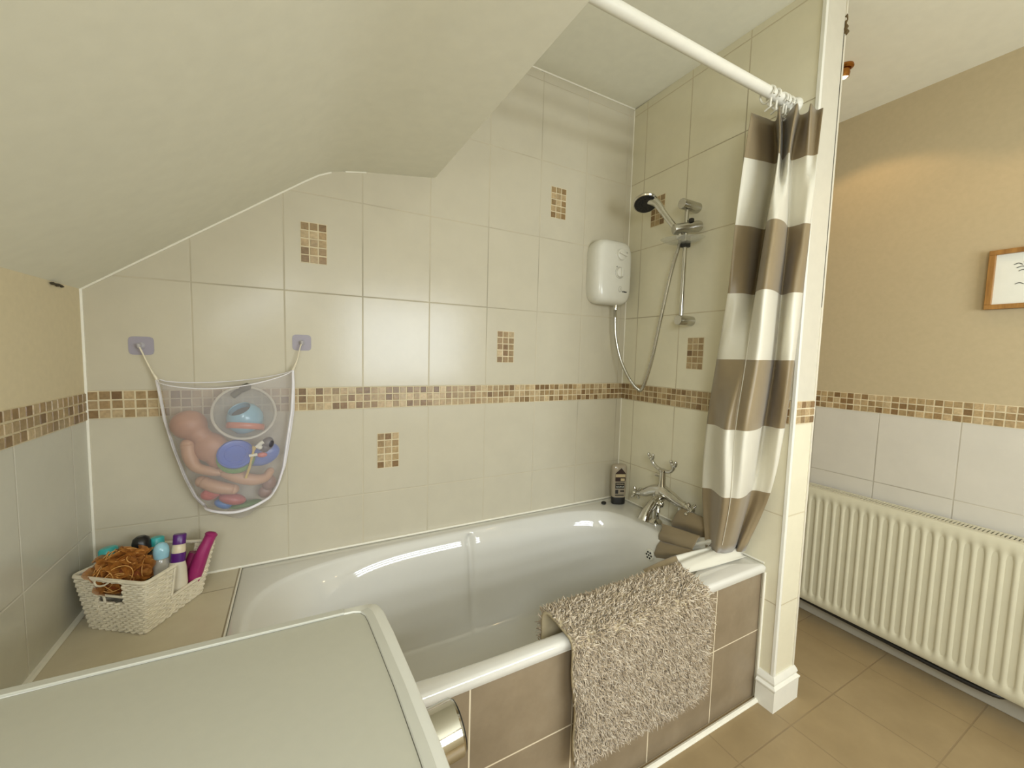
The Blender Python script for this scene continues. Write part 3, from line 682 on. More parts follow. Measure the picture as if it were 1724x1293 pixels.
# seam line
m = MB(); sc_ = [Vector(colp[3*NCOL+0][k]) for k in range(3*NS, 7*NS)]; m.tube([p+Vector((-0.002, -0.002, 0)) for p in sc_], 0.0012, 5); m.build('seam', M['curtainwhite'], curt)
HOOKX = [1.872, 1.905, 1.940, 1.960, 1.980, 2.000]
def hook_mesh():
    m = MB(); pts = []
    for i in range(21):
        a = -PI*0.62+2*PI*0.92*i/20; pts.append(Vector((0.004*math.sin(i*0.5), 0.024*math.sin(a), 0.024*math.cos(a)-0.008)))
    m.tube(pts+[Vector((0.0, -0.012, -0.052)), Vector((0.0, 0.006, -0.056))], 0.0032, 8)
    return m
names = ['first from the bath end', 'second from the bath end', 'third from the bath end', 'third from the stub wall', 'second from the stub wall', 'nearest the stub wall']
hk0 = None
for x, nm in zip(HOOKX, names):
    if hk0 is None: hk0 = hook_mesh().build('curtain_hook', M['trimwhite']); o = hk0
    else: o = hk0.copy(); COL.objects.link(o)
    o.location = (x, -0.757, 2.119+(x-1.9)*0.01); o.rotation_euler = (0, 0, random.uniform(-0.3, 0.3))
    tag(o, 'white plastic curtain hook on the rod, '+nm, 'curtain hook', 'curtain hooks on the rod')

# ------------------------------------------------------------------ shaggy bath mat over the rim
mat_ = thing('bath_mat', 'shaggy beige bath mat hung over the front rim of the bath', 'bath mat', (1.4, -0.775, 0.53))
prof = smooth_path([(0, -0.664, 0.40), (0, -0.668, 0.47), (0, -0.672, 0.520), (0, -0.690, 0.546), (0, -0.718, 0.547), (0, -0.750, 0.537), (0, -0.782, 0.528), (0, -0.797, 0.512), (0, -0.801, 0.47), (0, -0.801, 0.36), (0, -0.801, 0.187)], 8)
L = [0]
for a, b in zip(prof, prof[1:]): L.append(L[-1]+(b-a).length)
def at(u, s):
    """u across 0..1, s along the path 0..1"""
    d = s*L[-1]; i = 0
    while i < len(L)-2 and L[i+1] < d: i += 1
    t = (d-L[i])/(L[i+1]-L[i]); p = prof[i].lerp(prof[i+1], t); tg = (prof[i+1]-prof[i]).normalized()
    nrm = Vector((0, -tg.z, tg.y)); nrm = -nrm
    x0 = 1.128+0.030*s; x1 = 1.628+0.05*min(1, s*2.2)-0.012*max(0, s-0.45)
    wob = 0.004*math.sin(s*19)
    p = Vector((x0+(x1-x0)*u+wob*(1-2*u), p.y+0.003*math.sin(u*9+s*5)*min(1, s*2), p.z))
    return p, nrm, tg
if at(0.5, 0.9)[1].y > 0: sgn = -1
else: sgn = 1
m = MB(); rows = []
for j in range(61):
    rows.append([at(i/24, j/60)[0] for i in range(25)])
m.grid(rows); bk = m.build('mat_backing', M['rugback'], mat_, auto=0, solid=0.009)
m = MB(); rnd = random.Random(3)
SH = [(184, 166, 138), (168, 150, 122), (198, 181, 155), (152, 134, 107), (210, 196, 172)]
for k in range(16500):
    u = rnd.random(); s = 0.06+0.94*rnd.random()
    p, nr, tg = at(u, s); nr = nr*sgn
    ln = rnd.uniform(0.012, 0.024); up = (nr+Vector((rnd.uniform(-.8, .8), 0, 0))+tg*rnd.uniform(-.5, 1.0)).normalized()
    bd = Vector((rnd.uniform(-1, 1), rnd.uniform(-.3, .3), rnd.uniform(-1, 0.4)))*0.006
    p0 = p+nr*0.003; p1 = p0+up*ln*0.6; p2 = p0+up*ln+bd
    w = rnd.uniform(0.0013, 0.0023); a = up.orthogonal().normalized(); b = up.cross(a)
    vs = []
    for q_, ww in ((p0, w), (p1, w*1.15), (p2, w*0.5)):
        for t in range(3): an = 2*PI*t/3; vs.append(q_+(a*math.cos(an)+b*math.sin(an))*ww)
    fs = [(i*3+t, i*3+(t+1) % 3, i*3+3+(t+1) % 3, i*3+3+t) for i in range(2) for t in range(3)]+[(6, 7, 8)]
    m.add(vs, fs, 0, lin(rnd.choice(SH)))
pile = m.build('mat_pile', M['shag'], mat_, smooth=True, auto=0)

# ------------------------------------------------------------------ washing machine
wm = thing('washing_machine', 'white washing machine with a flat grey top in the foreground', 'washing machine', (0.36, -1.2, 0))
def wm_poly(z, off=0.0):
    p = [(0.075, -0.893), (0.30, -0.901), (0.560, -0.911), (0.615, -0.914), (0.634, -0.917), (0.642, -0.924), (0.6475, -0.945), (0.652, -1.0), (0.657, -1.10), (0.6605, -1.2), (0.661, -1.3), (0.658, -1.42), (0.652, -1.50), (0.075, -1.495)]
    c = Vector((0.36, -1.2, 0)); out = []
    for x, y in p:
        v = Vector((x, y, z)); d = (v-c); d.z = 0; out.append(v-d.normalized()*off)
    return out
m = MB(); rr = [wm_poly(0.0, 0.004), wm_poly(0.805, 0.004)]; m.grid(rr, closed=True); m.add(rr[0], [tuple(range(14))]); m.add(rr[1], [tuple(range(14))])
m.build('cabinet', M['washer'], wm, auto=40)
def inset(z):
    P = [(0.09, -0.913), (0.30, -0.9165), (0.585, -0.927), (0.604, -0.929), (0.614, -0.934), (0.6195, -0.944), (0.6215, -0.96), (0.626, -1.02), (0.6315, -1.10), (0.6355, -1.2), (0.637, -1.3), (0.634, -1.40), (0.630, -1.49), (0.09, -1.485)]
    return [Vector((x, y, z)) for x, y in P]
def shrink(P, d):
    c = Vector((0.36, -1.2, P[0].z)); return [v-(v-c).normalized()*d for v in P]
m = MB(); rr = [wm_poly(0.808, 0.002), wm_poly(0.812, 0), wm_poly(0.843, 0), wm_poly(0.848, 0.002), wm_poly(0.850, 0.006)]
strip = inset(0.8502); strip2 = shrink(inset(0.8470), 0.001)
rr += [strip, strip2]; m.grid(rr, closed=True); m.add(rr[0], [tuple(range(14))])
lid = m.build('lid', M['washer'], wm, auto=30)
m = MB(); rr = [shrink(inset(0.8474), -0.0005), shrink(inset(0.8474), 0.0022)]; m.grid(rr, closed=True); m.build('lid_gap', M['groove'], lid, smooth=False)
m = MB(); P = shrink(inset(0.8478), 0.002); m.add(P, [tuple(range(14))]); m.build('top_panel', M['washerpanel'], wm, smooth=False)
# darker strip between the groove and the pale lip, and the back edge strip with its seam
m = MB(); A = inset(0.8506)[4:13]; B = [v+Vector((0.0105, 0.0035 if i < 2 else 0, 0)) for i, v in enumerate(A)]; m.grid([A, B]); m.build('lid_strip', M['washerstrip'], lid, auto=0)
m = MB(); m.box((0.080, -0.9105, 0.8488), (0.5905, -0.8985, 0.8522), M4=Matrix.Translation((0.08, -0.905, 0)) @ Matrix.Rotation(-0.037, 4, 'Z') @ Matrix.Translation((-0.08, 0.9045, 0)))
m.build('lid_strip', M['washerstrip'], lid, bevel=0.001)
m = MB(); dm = axis_matrix((0.655, -1.118, 0.772), (1, 0.02, 0.1))
m.lathe([(0.037, 0.0), (0.037, 0.006), (0.0325, 0.010), (0.0325, 0.050), (0.030, 0.053)], dm, 40)
dl = m.build('dial', M['chrome'], wm, auto=30)
m = MB(); m.lathe([(0.0300, 0.0531), (0.0285, 0.055), (0.0, 0.0555)], dm, 40, cap0=False, cap1=False); m.box((-0.003, -0.034, 0.012), (0.003, -0.031, 0.05), M4=dm); m.build('dial_face', M['dark'], dl)

# ------------------------------------------------------------------ radiator on the right wall
rad = thing('radiator', 'long cream ribbed panel radiator on the right wall', 'radiator', (2.75, -0.9, 0.1))
RXF, RY0, RY1, RZ0, RZ1 = 2.700, -1.75, -0.14, 0.100, 0.660
m = MB(); ny = int((RY1-RY0)/0.0333); rowsr = []
zs = [RZ0, RZ0+0.006, RZ0+0.03, RZ0+0.045, RZ0+0.06, RZ1-0.075, RZ1-0.055, RZ1-0.038, RZ1-0.008, RZ1]
for z in zs:
    r_ = []
    for i in range(ny*8+1):
        y = RY0+(RY1-RY0)*i/(ny*8); ph = (i % 8)/8
        w = 0.5-0.5*math.cos(2*PI*ph); w = w*w*(3-2*w)
        k = 0 if (z < RZ0+0.035 or z > RZ1-0.045) else (0.5 if (z < RZ0+0.05 or z > RZ1-0.06) else 1)
        x = RXF+0.010*(1-w)*k*1.0
        if z in (RZ0, RZ1): x = RXF+0.006
        r_.append(Vector((x, y, z)))
    rowsr.append(r_)
m.grid(rowsr); m.box((RXF+0.005, RY0, RZ0), (RXF+0.016, RY1, RZ1-0.004)); m.build('front_panel', M['radiator'], rad, auto=60)
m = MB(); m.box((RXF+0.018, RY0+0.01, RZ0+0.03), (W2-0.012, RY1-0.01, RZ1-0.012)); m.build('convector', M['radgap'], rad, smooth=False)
m = MB()
for i in range(150):
    y = RY0+0.01+i*0.0106
    m.box((RXF+0.008, y, RZ1-0.006), (W2-0.025, y+0.006, RZ1-0.001))
m.box((RXF+0.004, RY0, RZ1-0.010), (RXF+0.020, RY1, RZ1+0.001)); m.box((W2-0.033, RY0, RZ1-0.010), (W2-0.022, RY1, RZ1))
m.build('top_grille', M['radiator'], rad, smooth=False)
m = MB(); m.tube(smooth_path([(2.735, -0.10, 0.088), (2.726, -0.45, 0.090), (2.722, -0.80, 0.086), (2.718, -1.05, 0.082), (2.716, -1.20, 0.086), (2.728, -1.24, 0.096)], 8), 0.0085, 10)
tag(m.build('cable', M['dark']), 'black cable running under the radiator', 'cable')

# ------------------------------------------------------------------ framed picture and ceiling spotlights
pic = thing('framed_picture', 'small oak framed picture on the tan right wall', 'picture', (W2, -1.2, 1.575))
PY0, PY1, PZ0, PZ1 = -1.345, -1.068, 1.469, 1.682
m = MB(); fw = 0.017
for a, b in (((PY0, PZ0), (PY1, PZ0+fw)), ((PY0, PZ1-fw), (PY1, PZ1)), ((PY0, PZ0+fw), (PY0+fw, PZ1-fw)), ((PY1-fw, PZ0+fw), (PY1, PZ1-fw))):
    m.box((W2-0.024, a[0], a[1]), (W2-0.001, b[0], b[1]))
m.build('frame', M['oak'], pic, smooth=False, bevel=0.0015)
m = MB(); m.box((W2-0.012, PY0+fw, PZ0+fw), (W2-0.002, PY1-fw, PZ1-fw)); pp = m.build('print', M['paper'], pic, smooth=False)
for (y, z, w) in ((-1.128, 1.624, 0.02), (-1.135, 1.612, 0.026), (-1.14, 1.600, 0.02), (-1.15, 1.63, 0.03), (-1.135, 1.555, 0.02)):
    m = MB(); m.tube(smooth_path([(W2-0.0122, y, z), (W2-0.0122, y-w*0.5, z+0.004), (W2-0.0122, y-w, z-0.002)], 4), 0.0016, 6)
    m.build('drawing', M['ink'], pp)
SP_LAB = ['small brass ceiling spotlight beside the stub wall', 'brass ceiling spotlight above the passage, second from the bath wall', 'brass ceiling spotlight above the passage, farthest from the bath wall', 'brass ceiling spotlight in the middle of the room']
glow = NB('lamp_glow'); glow.set(Roughness=0.4); glow.b.inputs['Emission Color'].default_value = (1, 0.78, 0.5, 1); glow.b.inputs['Emission Strength'].default_value = 6
for (x, y), pw, lb in zip(SPOTS, SPOT_POWER, SP_LAB):
    zc = 2.49+0.02*y if x < 2.03 else 2.472+0.016*y+(2.388-2.472-0.016*y)*(x-2.16)/(W2-2.16)
    sp_ = thing('ceiling_spotlight', lb, 'spotlight', (x, y, zc), 'brass ceiling spotlights')
    m = MB(); m.lathe([(0.030, 0.003), (0.030, -0.004), (0.022, -0.009), (0.018, -0.006)], Matrix.Translation((x, y, zc)), 28); m.build('bezel', M['brass'], sp_)
    m = MB(); lm = axis_matrix((x, y, zc-0.004), (0.15, 0.15, -1)); m.lathe([(0.017, 0.0), (0.021, 0.018), (0.019, 0.032), (0.016, 0.030)], lm, 24, cap1=False); m.build('lamp_cup', M['brass'], sp_)
    m = MB(); m.lathe([(0.014, 0.020), (0.0165, 0.030), (0.010, 0.036), (0, 0.038)], lm, 24, cap1=False); m.build('bulb', glow.m, sp_)
    l = bpy.data.lights.new('spot_beam', 'SPOT'); l.energy = pw; l.color = (1.0, 0.66, 0.34); l.spot_size = math.radians(118); l.spot_blend = 0.25; l.shadow_soft_size = 0.02
    lo = bpy.data.objects.new('spot_beam', l); COL.objects.link(lo); lo.location = (x, y, zc-0.05); lo.parent = sp_; lo.matrix_parent_inverse = Matrix.Translation(-Vector(sp_.location))

# ------------------------------------------------------------------ toy net on the back wall
def adhesive_hook(x, z, label):
    t = thing('adhesive_hook', label, 'wall hook', (x, 0, z), 'adhesive hooks holding the toy net')
    m = MB(); a = [Vector((p.x, 0, p.z)) for p in sup(x, z, 0.029, 0.027, 0, 6, 40)]; b = [Vector((v.x, -0.0018, v.z)) for v in a]
    m.grid([a, b], closed=True); m.add(b, [tuple(range(40))]); m.build('backplate', M['lilac'], t, auto=30)
    m = MB(); m.tube(smooth_path([(x, -0.001, z+0.006), (x, -0.016, z-0.002), (x, -0.024, z-0.004), (x, -0.028, z+0.006)], 5), 0.004, 10); m.lathe([(0.010, 0.0), (0.009, 0.003), (0.005, 0.006)], axis_matrix((x, -0.001, z), (0, -1, 0)), 20); m.build('hook', M['clearhook'], t)
adhesive_hook(0.1255, 1.256, 'lilac adhesive hook on the wall holding the left strap of the toy net')
adhesive_hook(0.5475, 1.280, 'lilac adhesive hook on the wall holding the right strap of the toy net')
net = thing('toy_net', 'white mesh bath toy bag hanging on the tiles from two hooks', 'toy bag', (0.345, -0.05, 0.95))
EDGE = [(0.0, 0.166, 0.519, 1.156, 1.186), (0.12, 0.172, 0.519, 1.112, 1.138), (0.3, 0.180, 0.514, 1.040, 1.050), (0.5, 0.199, 0.500, 0.950, 0.955), (0.7, 0.224, 0.487, 0.855, 0.860), (0.84, 0.250, 0.470, 0.785, 0.80), (0.94, 0.283, 0.445, 0.743, 0.755), (1.0, 0.325, 0.408, 0.726, 0.730)]
def edge(v):
    for a, b in zip(EDGE, EDGE[1:]):
        if v <= b[0]: t = (v-a[0])/(b[0]-a[0]); return [a[i]+(b[i]-a[i])*t for i in range(1, 5)]
    return list(EDGE[-1][1:])
def netpt(u, v, side):
    x0, x1, zl, zr = edge(v); x = x0+(x1-x0)*u; z = zl+(zr-zl)*u
    dip = -0.034*math.sin(PI*u)**0.7*max(0, 1-v*2.5); z += dip
    z -= 0.012*math.sin(PI*u)*max(0, v-0.85)/0.15
    bul = math.sin(PI*min(1, max(0, u)))**0.42
    dep = 0.022+0.122*bul*(0.45+0.55*math.sin(PI*min(1, 0.15+v*0.75)))*(1 if v < 0.85 else max(0.40, 1-(v-0.85)*3.2))
    y = -0.012-dep if side else -0.006
    return Vector((x, y, z))
m = MB(); m.grid([[netpt(i/28, j/30, 1) for i in range(29)] for j in range(31)]); m.build('net_front', M['net'], net, auto=0)
m = MB(); m.grid([[netpt(i/28, j/30, 0) for i in range(29)] for j in range(31)]); m.grid([[netpt(i/28, 1, 0), netpt(i/28, 1, 1)] for i in range(29)]); m.build('net_back', M['net'], net, auto=0)
m = MB()
vb = 0.90
left = [netpt(0, vb*j/24, 1) for j in range(25)]; bot = [netpt(i/24, vb+0.03*math.sin(PI*i/24), 1) for i in range(1, 24)]; rt = [netpt(1, vb*j/24, 1) for j in range(24, -1, -1)]
m.tube([p+Vector((0, -0.002, 0)) for p in left+bot+rt], 0.0042, 8)
m.tube([netpt(1, vb*j/24, 0)+Vector((0.006*math.sin(PI*j/24), -0.004, 0)) for j in range(25)], 0.0035, 8)
m.tube([netpt(i/28, 0, 1) for i in range(29)], 0.0016, 6); m.tube([netpt(i/28, 0, 0)+Vector((0, -0.003, 0.012*math.sin(PI*i/28))) for i in range(29)], 0.0016, 6)
m.build('piping', simple('white_piping', (238, 234, 236), 0.7), net)
for pts in ([(0.1255, -0.026, 1.258), (0.133, -0.022, 1.235), (0.150, -0.026, 1.190), (0.166, -0.029, 1.156)], [(0.5475, -0.026, 1.282), (0.541, -0.022, 1.26), (0.532, -0.026, 1.22), (0.519, -0.029, 1.186)]):
    m = MB(); m.tube(smooth_path(pts, 5), [0.0035]*11+[0.004, 0.005, 0.006, 0.007, 0.008], 8, rb=0.6); m.build('strap', M['wicker'], net)
# toys inside
tb = thing('toy_bowl', 'clear round plastic bowl inside the toy net around a pale blue cup', 'bowl', (0.385, -0.07, 1.04))
bm_ = axis_matrix((0.383, -0.062, 1.047), (0.12, -1.0, 0.40))
m = MB(); m.lathe([(0.045, -0.035), (0.062, -0.020), (0.078, 0.008), (0.084, 0.026), (0.081, 0.026), (0.075, 0.008), (0.060, -0.017), (0.044, -0.031)], bm_, 44); m.build('bowl_shell', M['clear'], tb)
m = MB(); m.tube([bm_ @ Vector((0.083*math.cos(2*PI*i/48), 0.083*math.sin(2*PI*i/48), 0.026)) for i in range(48)], 0.004, 8, closed=True); m.build('bowl_rim', simple('bowl_rim_plastic', (196, 190, 178), 0.3), tb)
cup = thing('toy_cup', 'round pale blue toy cup with a dark opening inside the net bowl', 'toy', (0.385, -0.085, 1.04))
BL = simple('pale_blue_plastic', (128, 176, 200), 0.15); cm_ = axis_matrix((0.385, -0.082, 1.040), (-0.32, -0.45, 0.83))
m = MB(); m.lathe([(0.0, -0.045), (0.025, -0.043), (0.044, -0.028), (0.050, -0.008), (0.048, 0.010), (0.040, 0.026), (0.031, 0.036), (0.030, 0.034), (0.036, 0.020), (0.036, 0.0), (0.0, -0.02)], cm_, 36, cap0=False, cap1=False); m.build('cup_body', BL, cup)
m = MB(); m.lathe([(0.0325, 0.016), (0.0, 0.015)], cm_, 30, cap1=False); m.build('cup_opening', simple('cup_inside', (66, 74, 74), 0.6), cup)
m = MB(); m.lathe([(0.048, -0.026), (0.051, -0.022), (0.051, -0.012), (0.0495, -0.008)], axis_matrix((0.390, -0.086, 1.030), (0.12, 0.2, 0.95)) , 30, cap0=False, cap1=False); m.build('cup_band', simple('coral_band', (196, 116, 92), 0.3), cup)
m = MB(); m.tube(smooth_path([(0.352, -0.05, 1.105), (0.375, -0.055, 1.125), (0.396, -0.06, 1.137), (0.402, -0.06, 1.140)], 5), [0.010]*6+[0.012]*5+[0.008, 0.006, 0.005, 0.003, 0.002], 10); tag(m.build('toy_shark_fin', simple('dark_grey_toy', (92, 92, 80), 0.4)), 'dark grey rubber toy tip poking above the toy net edge', 'toy')
PK = simple('doll_vinyl', (184, 132, 104), 0.45, var=0.04); PK2 = simple('doll_limb_vinyl', (198, 154, 124), 0.45, var=0.04)
doll = thing('baby_doll', 'bare pinkish baby doll packed in the left of the toy net', 'doll', (0.27, -0.06, 0.95))
m = MB(); m.ball((0.242, -0.060, 1.022), (0.047, 0.042, 0.044)); m.ball((0.268, -0.066, 0.992), (0.030, 0.028, 0.026)); m.ball((0.296, -0.068, 0.950), (0.045, 0.036, 0.046)); m.ball((0.318, -0.066, 0.912), (0.036, 0.032, 0.034))
dbody = m.build('doll_body', PK, doll, auto=0)
rm = dbody.modifiers.new('remesh', 'REMESH'); rm.mode = 'VOXEL'; rm.voxel_size = 0.004; sm = dbody.modifiers.new('smooth', 'SMOOTH'); sm.iterations = 12; sm.factor = 0.7
def limb(pts, rad, nm='doll_limb'):
    m = MB(); p = smooth_path(pts, 6); k = len(p); rr = []
    for i in range(k):
        t = i/(k-1)*(len(rad)-1); j = min(int(t), len(rad)-2); rr.append(rad[j]+(rad[j+1]-rad[j])*(t-j))
    m.tube(p, rr, 14); e0, e1 = p[0], p[-1]; m.ball(e0, rr[0]*0.99); m.ball(e1, rr[-1]*0.99); return m.build(nm, PK2, doll, auto=0)
limb([(0.240, -0.066, 0.962), (0.246, -0.076, 0.925), (0.262, -0.084, 0.895), (0.300, -0.092, 0.880), (0.322, -0.092, 0.874)], [0.020, 0.019, 0.015, 0.013, 0.010])
limb([(0.330, -0.085, 0.878), (0.365, -0.096, 0.858), (0.405, -0.094, 0.842), (0.436, -0.082, 0.842), (0.450, -0.070, 0.858)], [0.020, 0.020, 0.018, 0.014, 0.012])
limb([(0.270, -0.066, 0.845), (0.310, -0.075, 0.825), (0.350, -0.072, 0.812)], [0.018, 0.020, 0.016])
bt = thing('toy_boat', 'blue plastic toy boat with a green underside inside the toy net', 'toy', (0.40, -0.08, 0.92))
BB = simple('bright_blue_plastic', (50, 96, 196), 0.3)
m = MB(); b1 = axis_matrix((0.362, -0.104, 0.930), (0.05, -0.86, 0.55)) @ Matrix.Diagonal((1.0, 0.95, 1, 1)); m.lathe([(0.044, -0.012), (0.048, -0.006), (0.048, 0.006), (0.043, 0.010), (0.036, 0.007), (0.0, 0.006)], b1, 36, cap1=False)
m.tube([b1 @ Vector((0.028*math.cos(2*PI*i/28), 0.028*math.sin(2*PI*i/28), 0.007)) for i in range(28)], 0.0016, 6, closed=True); m.build('boat_deck', BB, bt)
m = MB(); m.ball((0.430, -0.076, 0.918), (0.050, 0.022, 0.036), M4=Matrix.Rotation(-0.35, 4, 'Y')); m.build('boat_hull', simple('mid_blue_plastic', (84, 116, 196), 0.3), bt)
m = MB(); b2 = axis_matrix((0.362, -0.099, 0.919), (0.05, -0.86, 0.55)); m.lathe([(0.046, -0.010), (0.0505, -0.004), (0.0505, 0.002), (0.046, 0.006)], b2, 36); m.build('boat_underside', simple('green_plastic', (96, 140, 70), 0.3), bt)
st = thing('toy_fishing_rod', 'yellow stick toy with a small black and white figure inside the toy net', 'toy', (0.41, -0.12, 0.9))
m = MB(); m.tube(smooth_path([(0.388, -0.122, 0.858), (0.398, -0.124, 0.890), (0.406, -0.124, 0.925), (0.413, -0.122, 0.955)], 5), [0.0045, 0.0035, 0.003, 0.0035, 0.004, 0.004, 0.0035, 0.003, 0.003, 0.004, 0.004, 0.0035, 0.003, 0.004, 0.006, 0.007], 8); m.build('stick', simple('yellow_plastic', (206, 176, 96), 0.35), st)
m = MB(); m.ball((0.447, -0.112, 0.958), (0.017, 0.013, 0.022), M4=Matrix.Rotation(0.3, 4, 'Y')); m.ball((0.439, -0.115, 0.946), (0.014, 0.012, 0.014)); m.build('figure', simple('dark_figure', (62, 58, 66), 0.35), st)
m = MB(); m.tube([(0.418, -0.124, 0.951), (0.428, -0.124, 0.962), (0.436, -0.122, 0.967)], 0.006, 8); m.tube([(0.398, -0.126, 0.927), (0.420, -0.124, 0.929)], 0.0045, 8); m.ball((0.427, -0.124, 0.951), 0.007); m.build('figure_arm', M['trimwhite'], st)
m = MB(); m.ball((0.432, -0.118, 0.925), (0.014, 0.006, 0.008)); m.build('figure_tail', simple('coral_plastic', (196, 96, 92), 0.35), st)
RD = simple('pink_red_plastic', (206, 104, 100), 0.3)
m = MB(); m.tube(smooth_path([(0.278, -0.050, 0.806), (0.295, -0.056, 0.802), (0.312, -0.058, 0.806)], 5), [0.014]*11, 12); m.ball((0.285, -0.046, 0.796), (0.024, 0.020, 0.018)); tag(m.build('toy_squirter', RD), 'pink rubber toy low in the left of the toy net', 'toy')
m = MB(); m.ball((0.345, -0.055, 0.776), (0.038, 0.022, 0.018), M4=Matrix.Rotation(0.3, 4, 'Y')); m.tube([(0.322, -0.062, 0.80), (0.300, -0.07, 0.83)], 0.006, 8); tag(m.build('toy_whale', simple('dusty_red_plastic', (182, 92, 92), 0.3)), 'dusty red toy in the middle of the toy net bottom', 'toy')
m = MB(); m.ball((0.318, -0.034, 0.757), (0.026, 0.018, 0.015), M4=Matrix.Rotation(0.45, 4, 'Y')); tag(m.build('toy_ball', simple('sky_blue_plastic', (82, 138, 210), 0.25)), 'sky blue toy at the very bottom left of the toy net', 'toy')
m = MB(); m.ball((0.378, -0.038, 0.748), (0.046, 0.022, 0.010), M4=Matrix.Rotation(-0.12, 4, 'Y')); tag(m.build('toy_frog', simple('leaf_green_plastic', (104, 146, 92), 0.3)), 'green flat toy at the very bottom of the toy net', 'toy')
m = MB(); m.ball((0.444, -0.045, 0.815), (0.022, 0.018, 0.026)); m.ball((0.432, -0.036, 0.780), (0.020, 0.014, 0.020)); tag(m.build('toy_fish', simple('brown_pink_plastic', (150, 116, 106), 0.35)), 'brownish toy against the right edge of the toy net', 'toy')

# ------------------------------------------------------------------ wicker basket with toiletries on the ledge
bk_ = thing('wicker_basket', 'white woven basket of toiletries on the tiled ledge', 'basket', (0.155, -0.15, ZR))
T4 = [Vector((0.012, -0.168, 0)), Vector((0.187, -0.289, 0)), Vector((0.303, -0.080, 0)), Vector((0.118, -0.016, 0))]
B4 = [Vector((0.043, -0.180, 0)), Vector((0.180, -0.276, 0)), Vector((0.272, -0.112, 0)), Vector((0.132, -0.040, 0))]
HB = 0.134
def perim(t, k):
    """t 0..4 around the four sides with rounded corners, k 0 bottom..1 top"""
    C = [B4[i].lerp(T4[i], k) for i in range(4)]
    i = int(t) % 4; f = t-int(t); a, b = C[i], C[(i+1) % 4]; r = 0.08
    if f < r:
        z = C[i-1]; p0 = a.lerp(z, r); p1 = a.lerp(b, r); s = 0.5+f/r*0.5
    elif f > 1-r:
        c = C[(i+2) % 4]; p0 = b.lerp(a, r); p1 = b.lerp(c, r); s = (f-(1-r))/r*0.5; a = b
    else: return a.lerp(b, f)
    return p0*(1-s)**2+a*2*s*(1-s)+p1*s*s
def open_at(t, k):
    i = int(t) % 4; f = t-int(t)
    if i == 1 and 0.37 < f < 0.84 and k > 0.36: return True          # cut-out front
    if i == 0 and 0.33 < f < 0.68 and 0.56 < k < 0.955: return True    # hand hole
    if i == 2 and 0.30 < f < 0.70 and 0.62 < k < 0.955: return True    # hand hole at the far end
    if i == 3 and 0.60 < k < 0.955 and 0.2 < f < 0.8: return True
    return False
m = MB(); NP = 140; NR = 22
for j in range(NR+1):
    k = j/NR; run = []
    def flush(run):
        if len(run) > 2: m.tube(run, 0.0034, 6)
    for i in range(NP+1):
        t = 4*i/NP % 4; p = perim(t, k)
        if open_at(t, k): flush(run); run = []; continue
        c = Vector((0.155, -0.15, 0)); out = (p-c); out.z = 0; out.normalize()
        p = p+out*(0.0024*math.cos(PI*(i/2.0)+PI*j)); p.z = ZR+0.004+k*HB+0.0008*math.sin(i*1.3+j)
        run.append(p)
    flush(run)
m.build('woven_wall', M['wicker'], bk_)
m = MB()
for i in range(0, NP, 5):
    t = 4*i/NP; run = []
    for j in range(NR+1):
        k = j/NR
        if open_at(t, k):
            if len(run) > 2: m.tube(run, 0.0028, 6)
            run = []
        else:
            p = perim(t, k); p.z = ZR+0.004+k*HB; run.append(p)
    if len(run) > 2: m.tube(run, 0.0028, 6)
m.build('stakes', M['wicker'], bk_)
def edge_run(t0, t1, k, n=30):
    out = []
    for i in range(n+1):
        p = perim((t0+(t1-t0)*i/n) % 4, k); p.z = ZR+0.006+k*HB; out.append(p)
    return out
m = MB(); m.tube(edge_run(1.84, 5.37, 1.0, 90), 0.0052, 8)
m.tube(edge_run(1.36, 1.85, 0.36), 0.0045, 8)
for f in (1.37, 1.84):
    m.tube([perim(f, k/10)+Vector((0, 0, ZR+0.006+k/10*HB)) for k in range(4, 11)], 0.004, 8)
m.build('rim', M['wicker'], bk_)
m = MB(); m.tube(edge_run(0.33, 0.68, 0.68), 0.003, 6); m.tube([perim(0.40, k/20)+Vector((0, 0, ZR+0.004+k/20*HB)) for k in range(11, 15)], 0.0028, 6)
w0 = perim(0.40, 1.0)+Vector((-0.004, -0.006, ZR+HB+0.010)); m.tube(smooth_path([w0+Vector((0.03, -0.022, -0.002)), w0+Vector((0.015, -0.014, -0.012)), w0+Vector((0.0, -0.004, -0.014)), w0+Vector((-0.005, 0.0, -0.004)), w0+Vector((0.006, -0.006, 0.003)), w0+Vector((0.022, -0.016, -0.001)), w0+Vector((0.05, -0.034, 0.0))], 5), 0.0022, 6)
m.build('loose_strand', M['wicker'], bk_)
m = MB(); m.prism([Vector((v.x, v.y, ZR+0.002)) for v in B4], (0, 0, 0.004)); m.build('basket_base', M['wicker'], bk_, smooth=False)

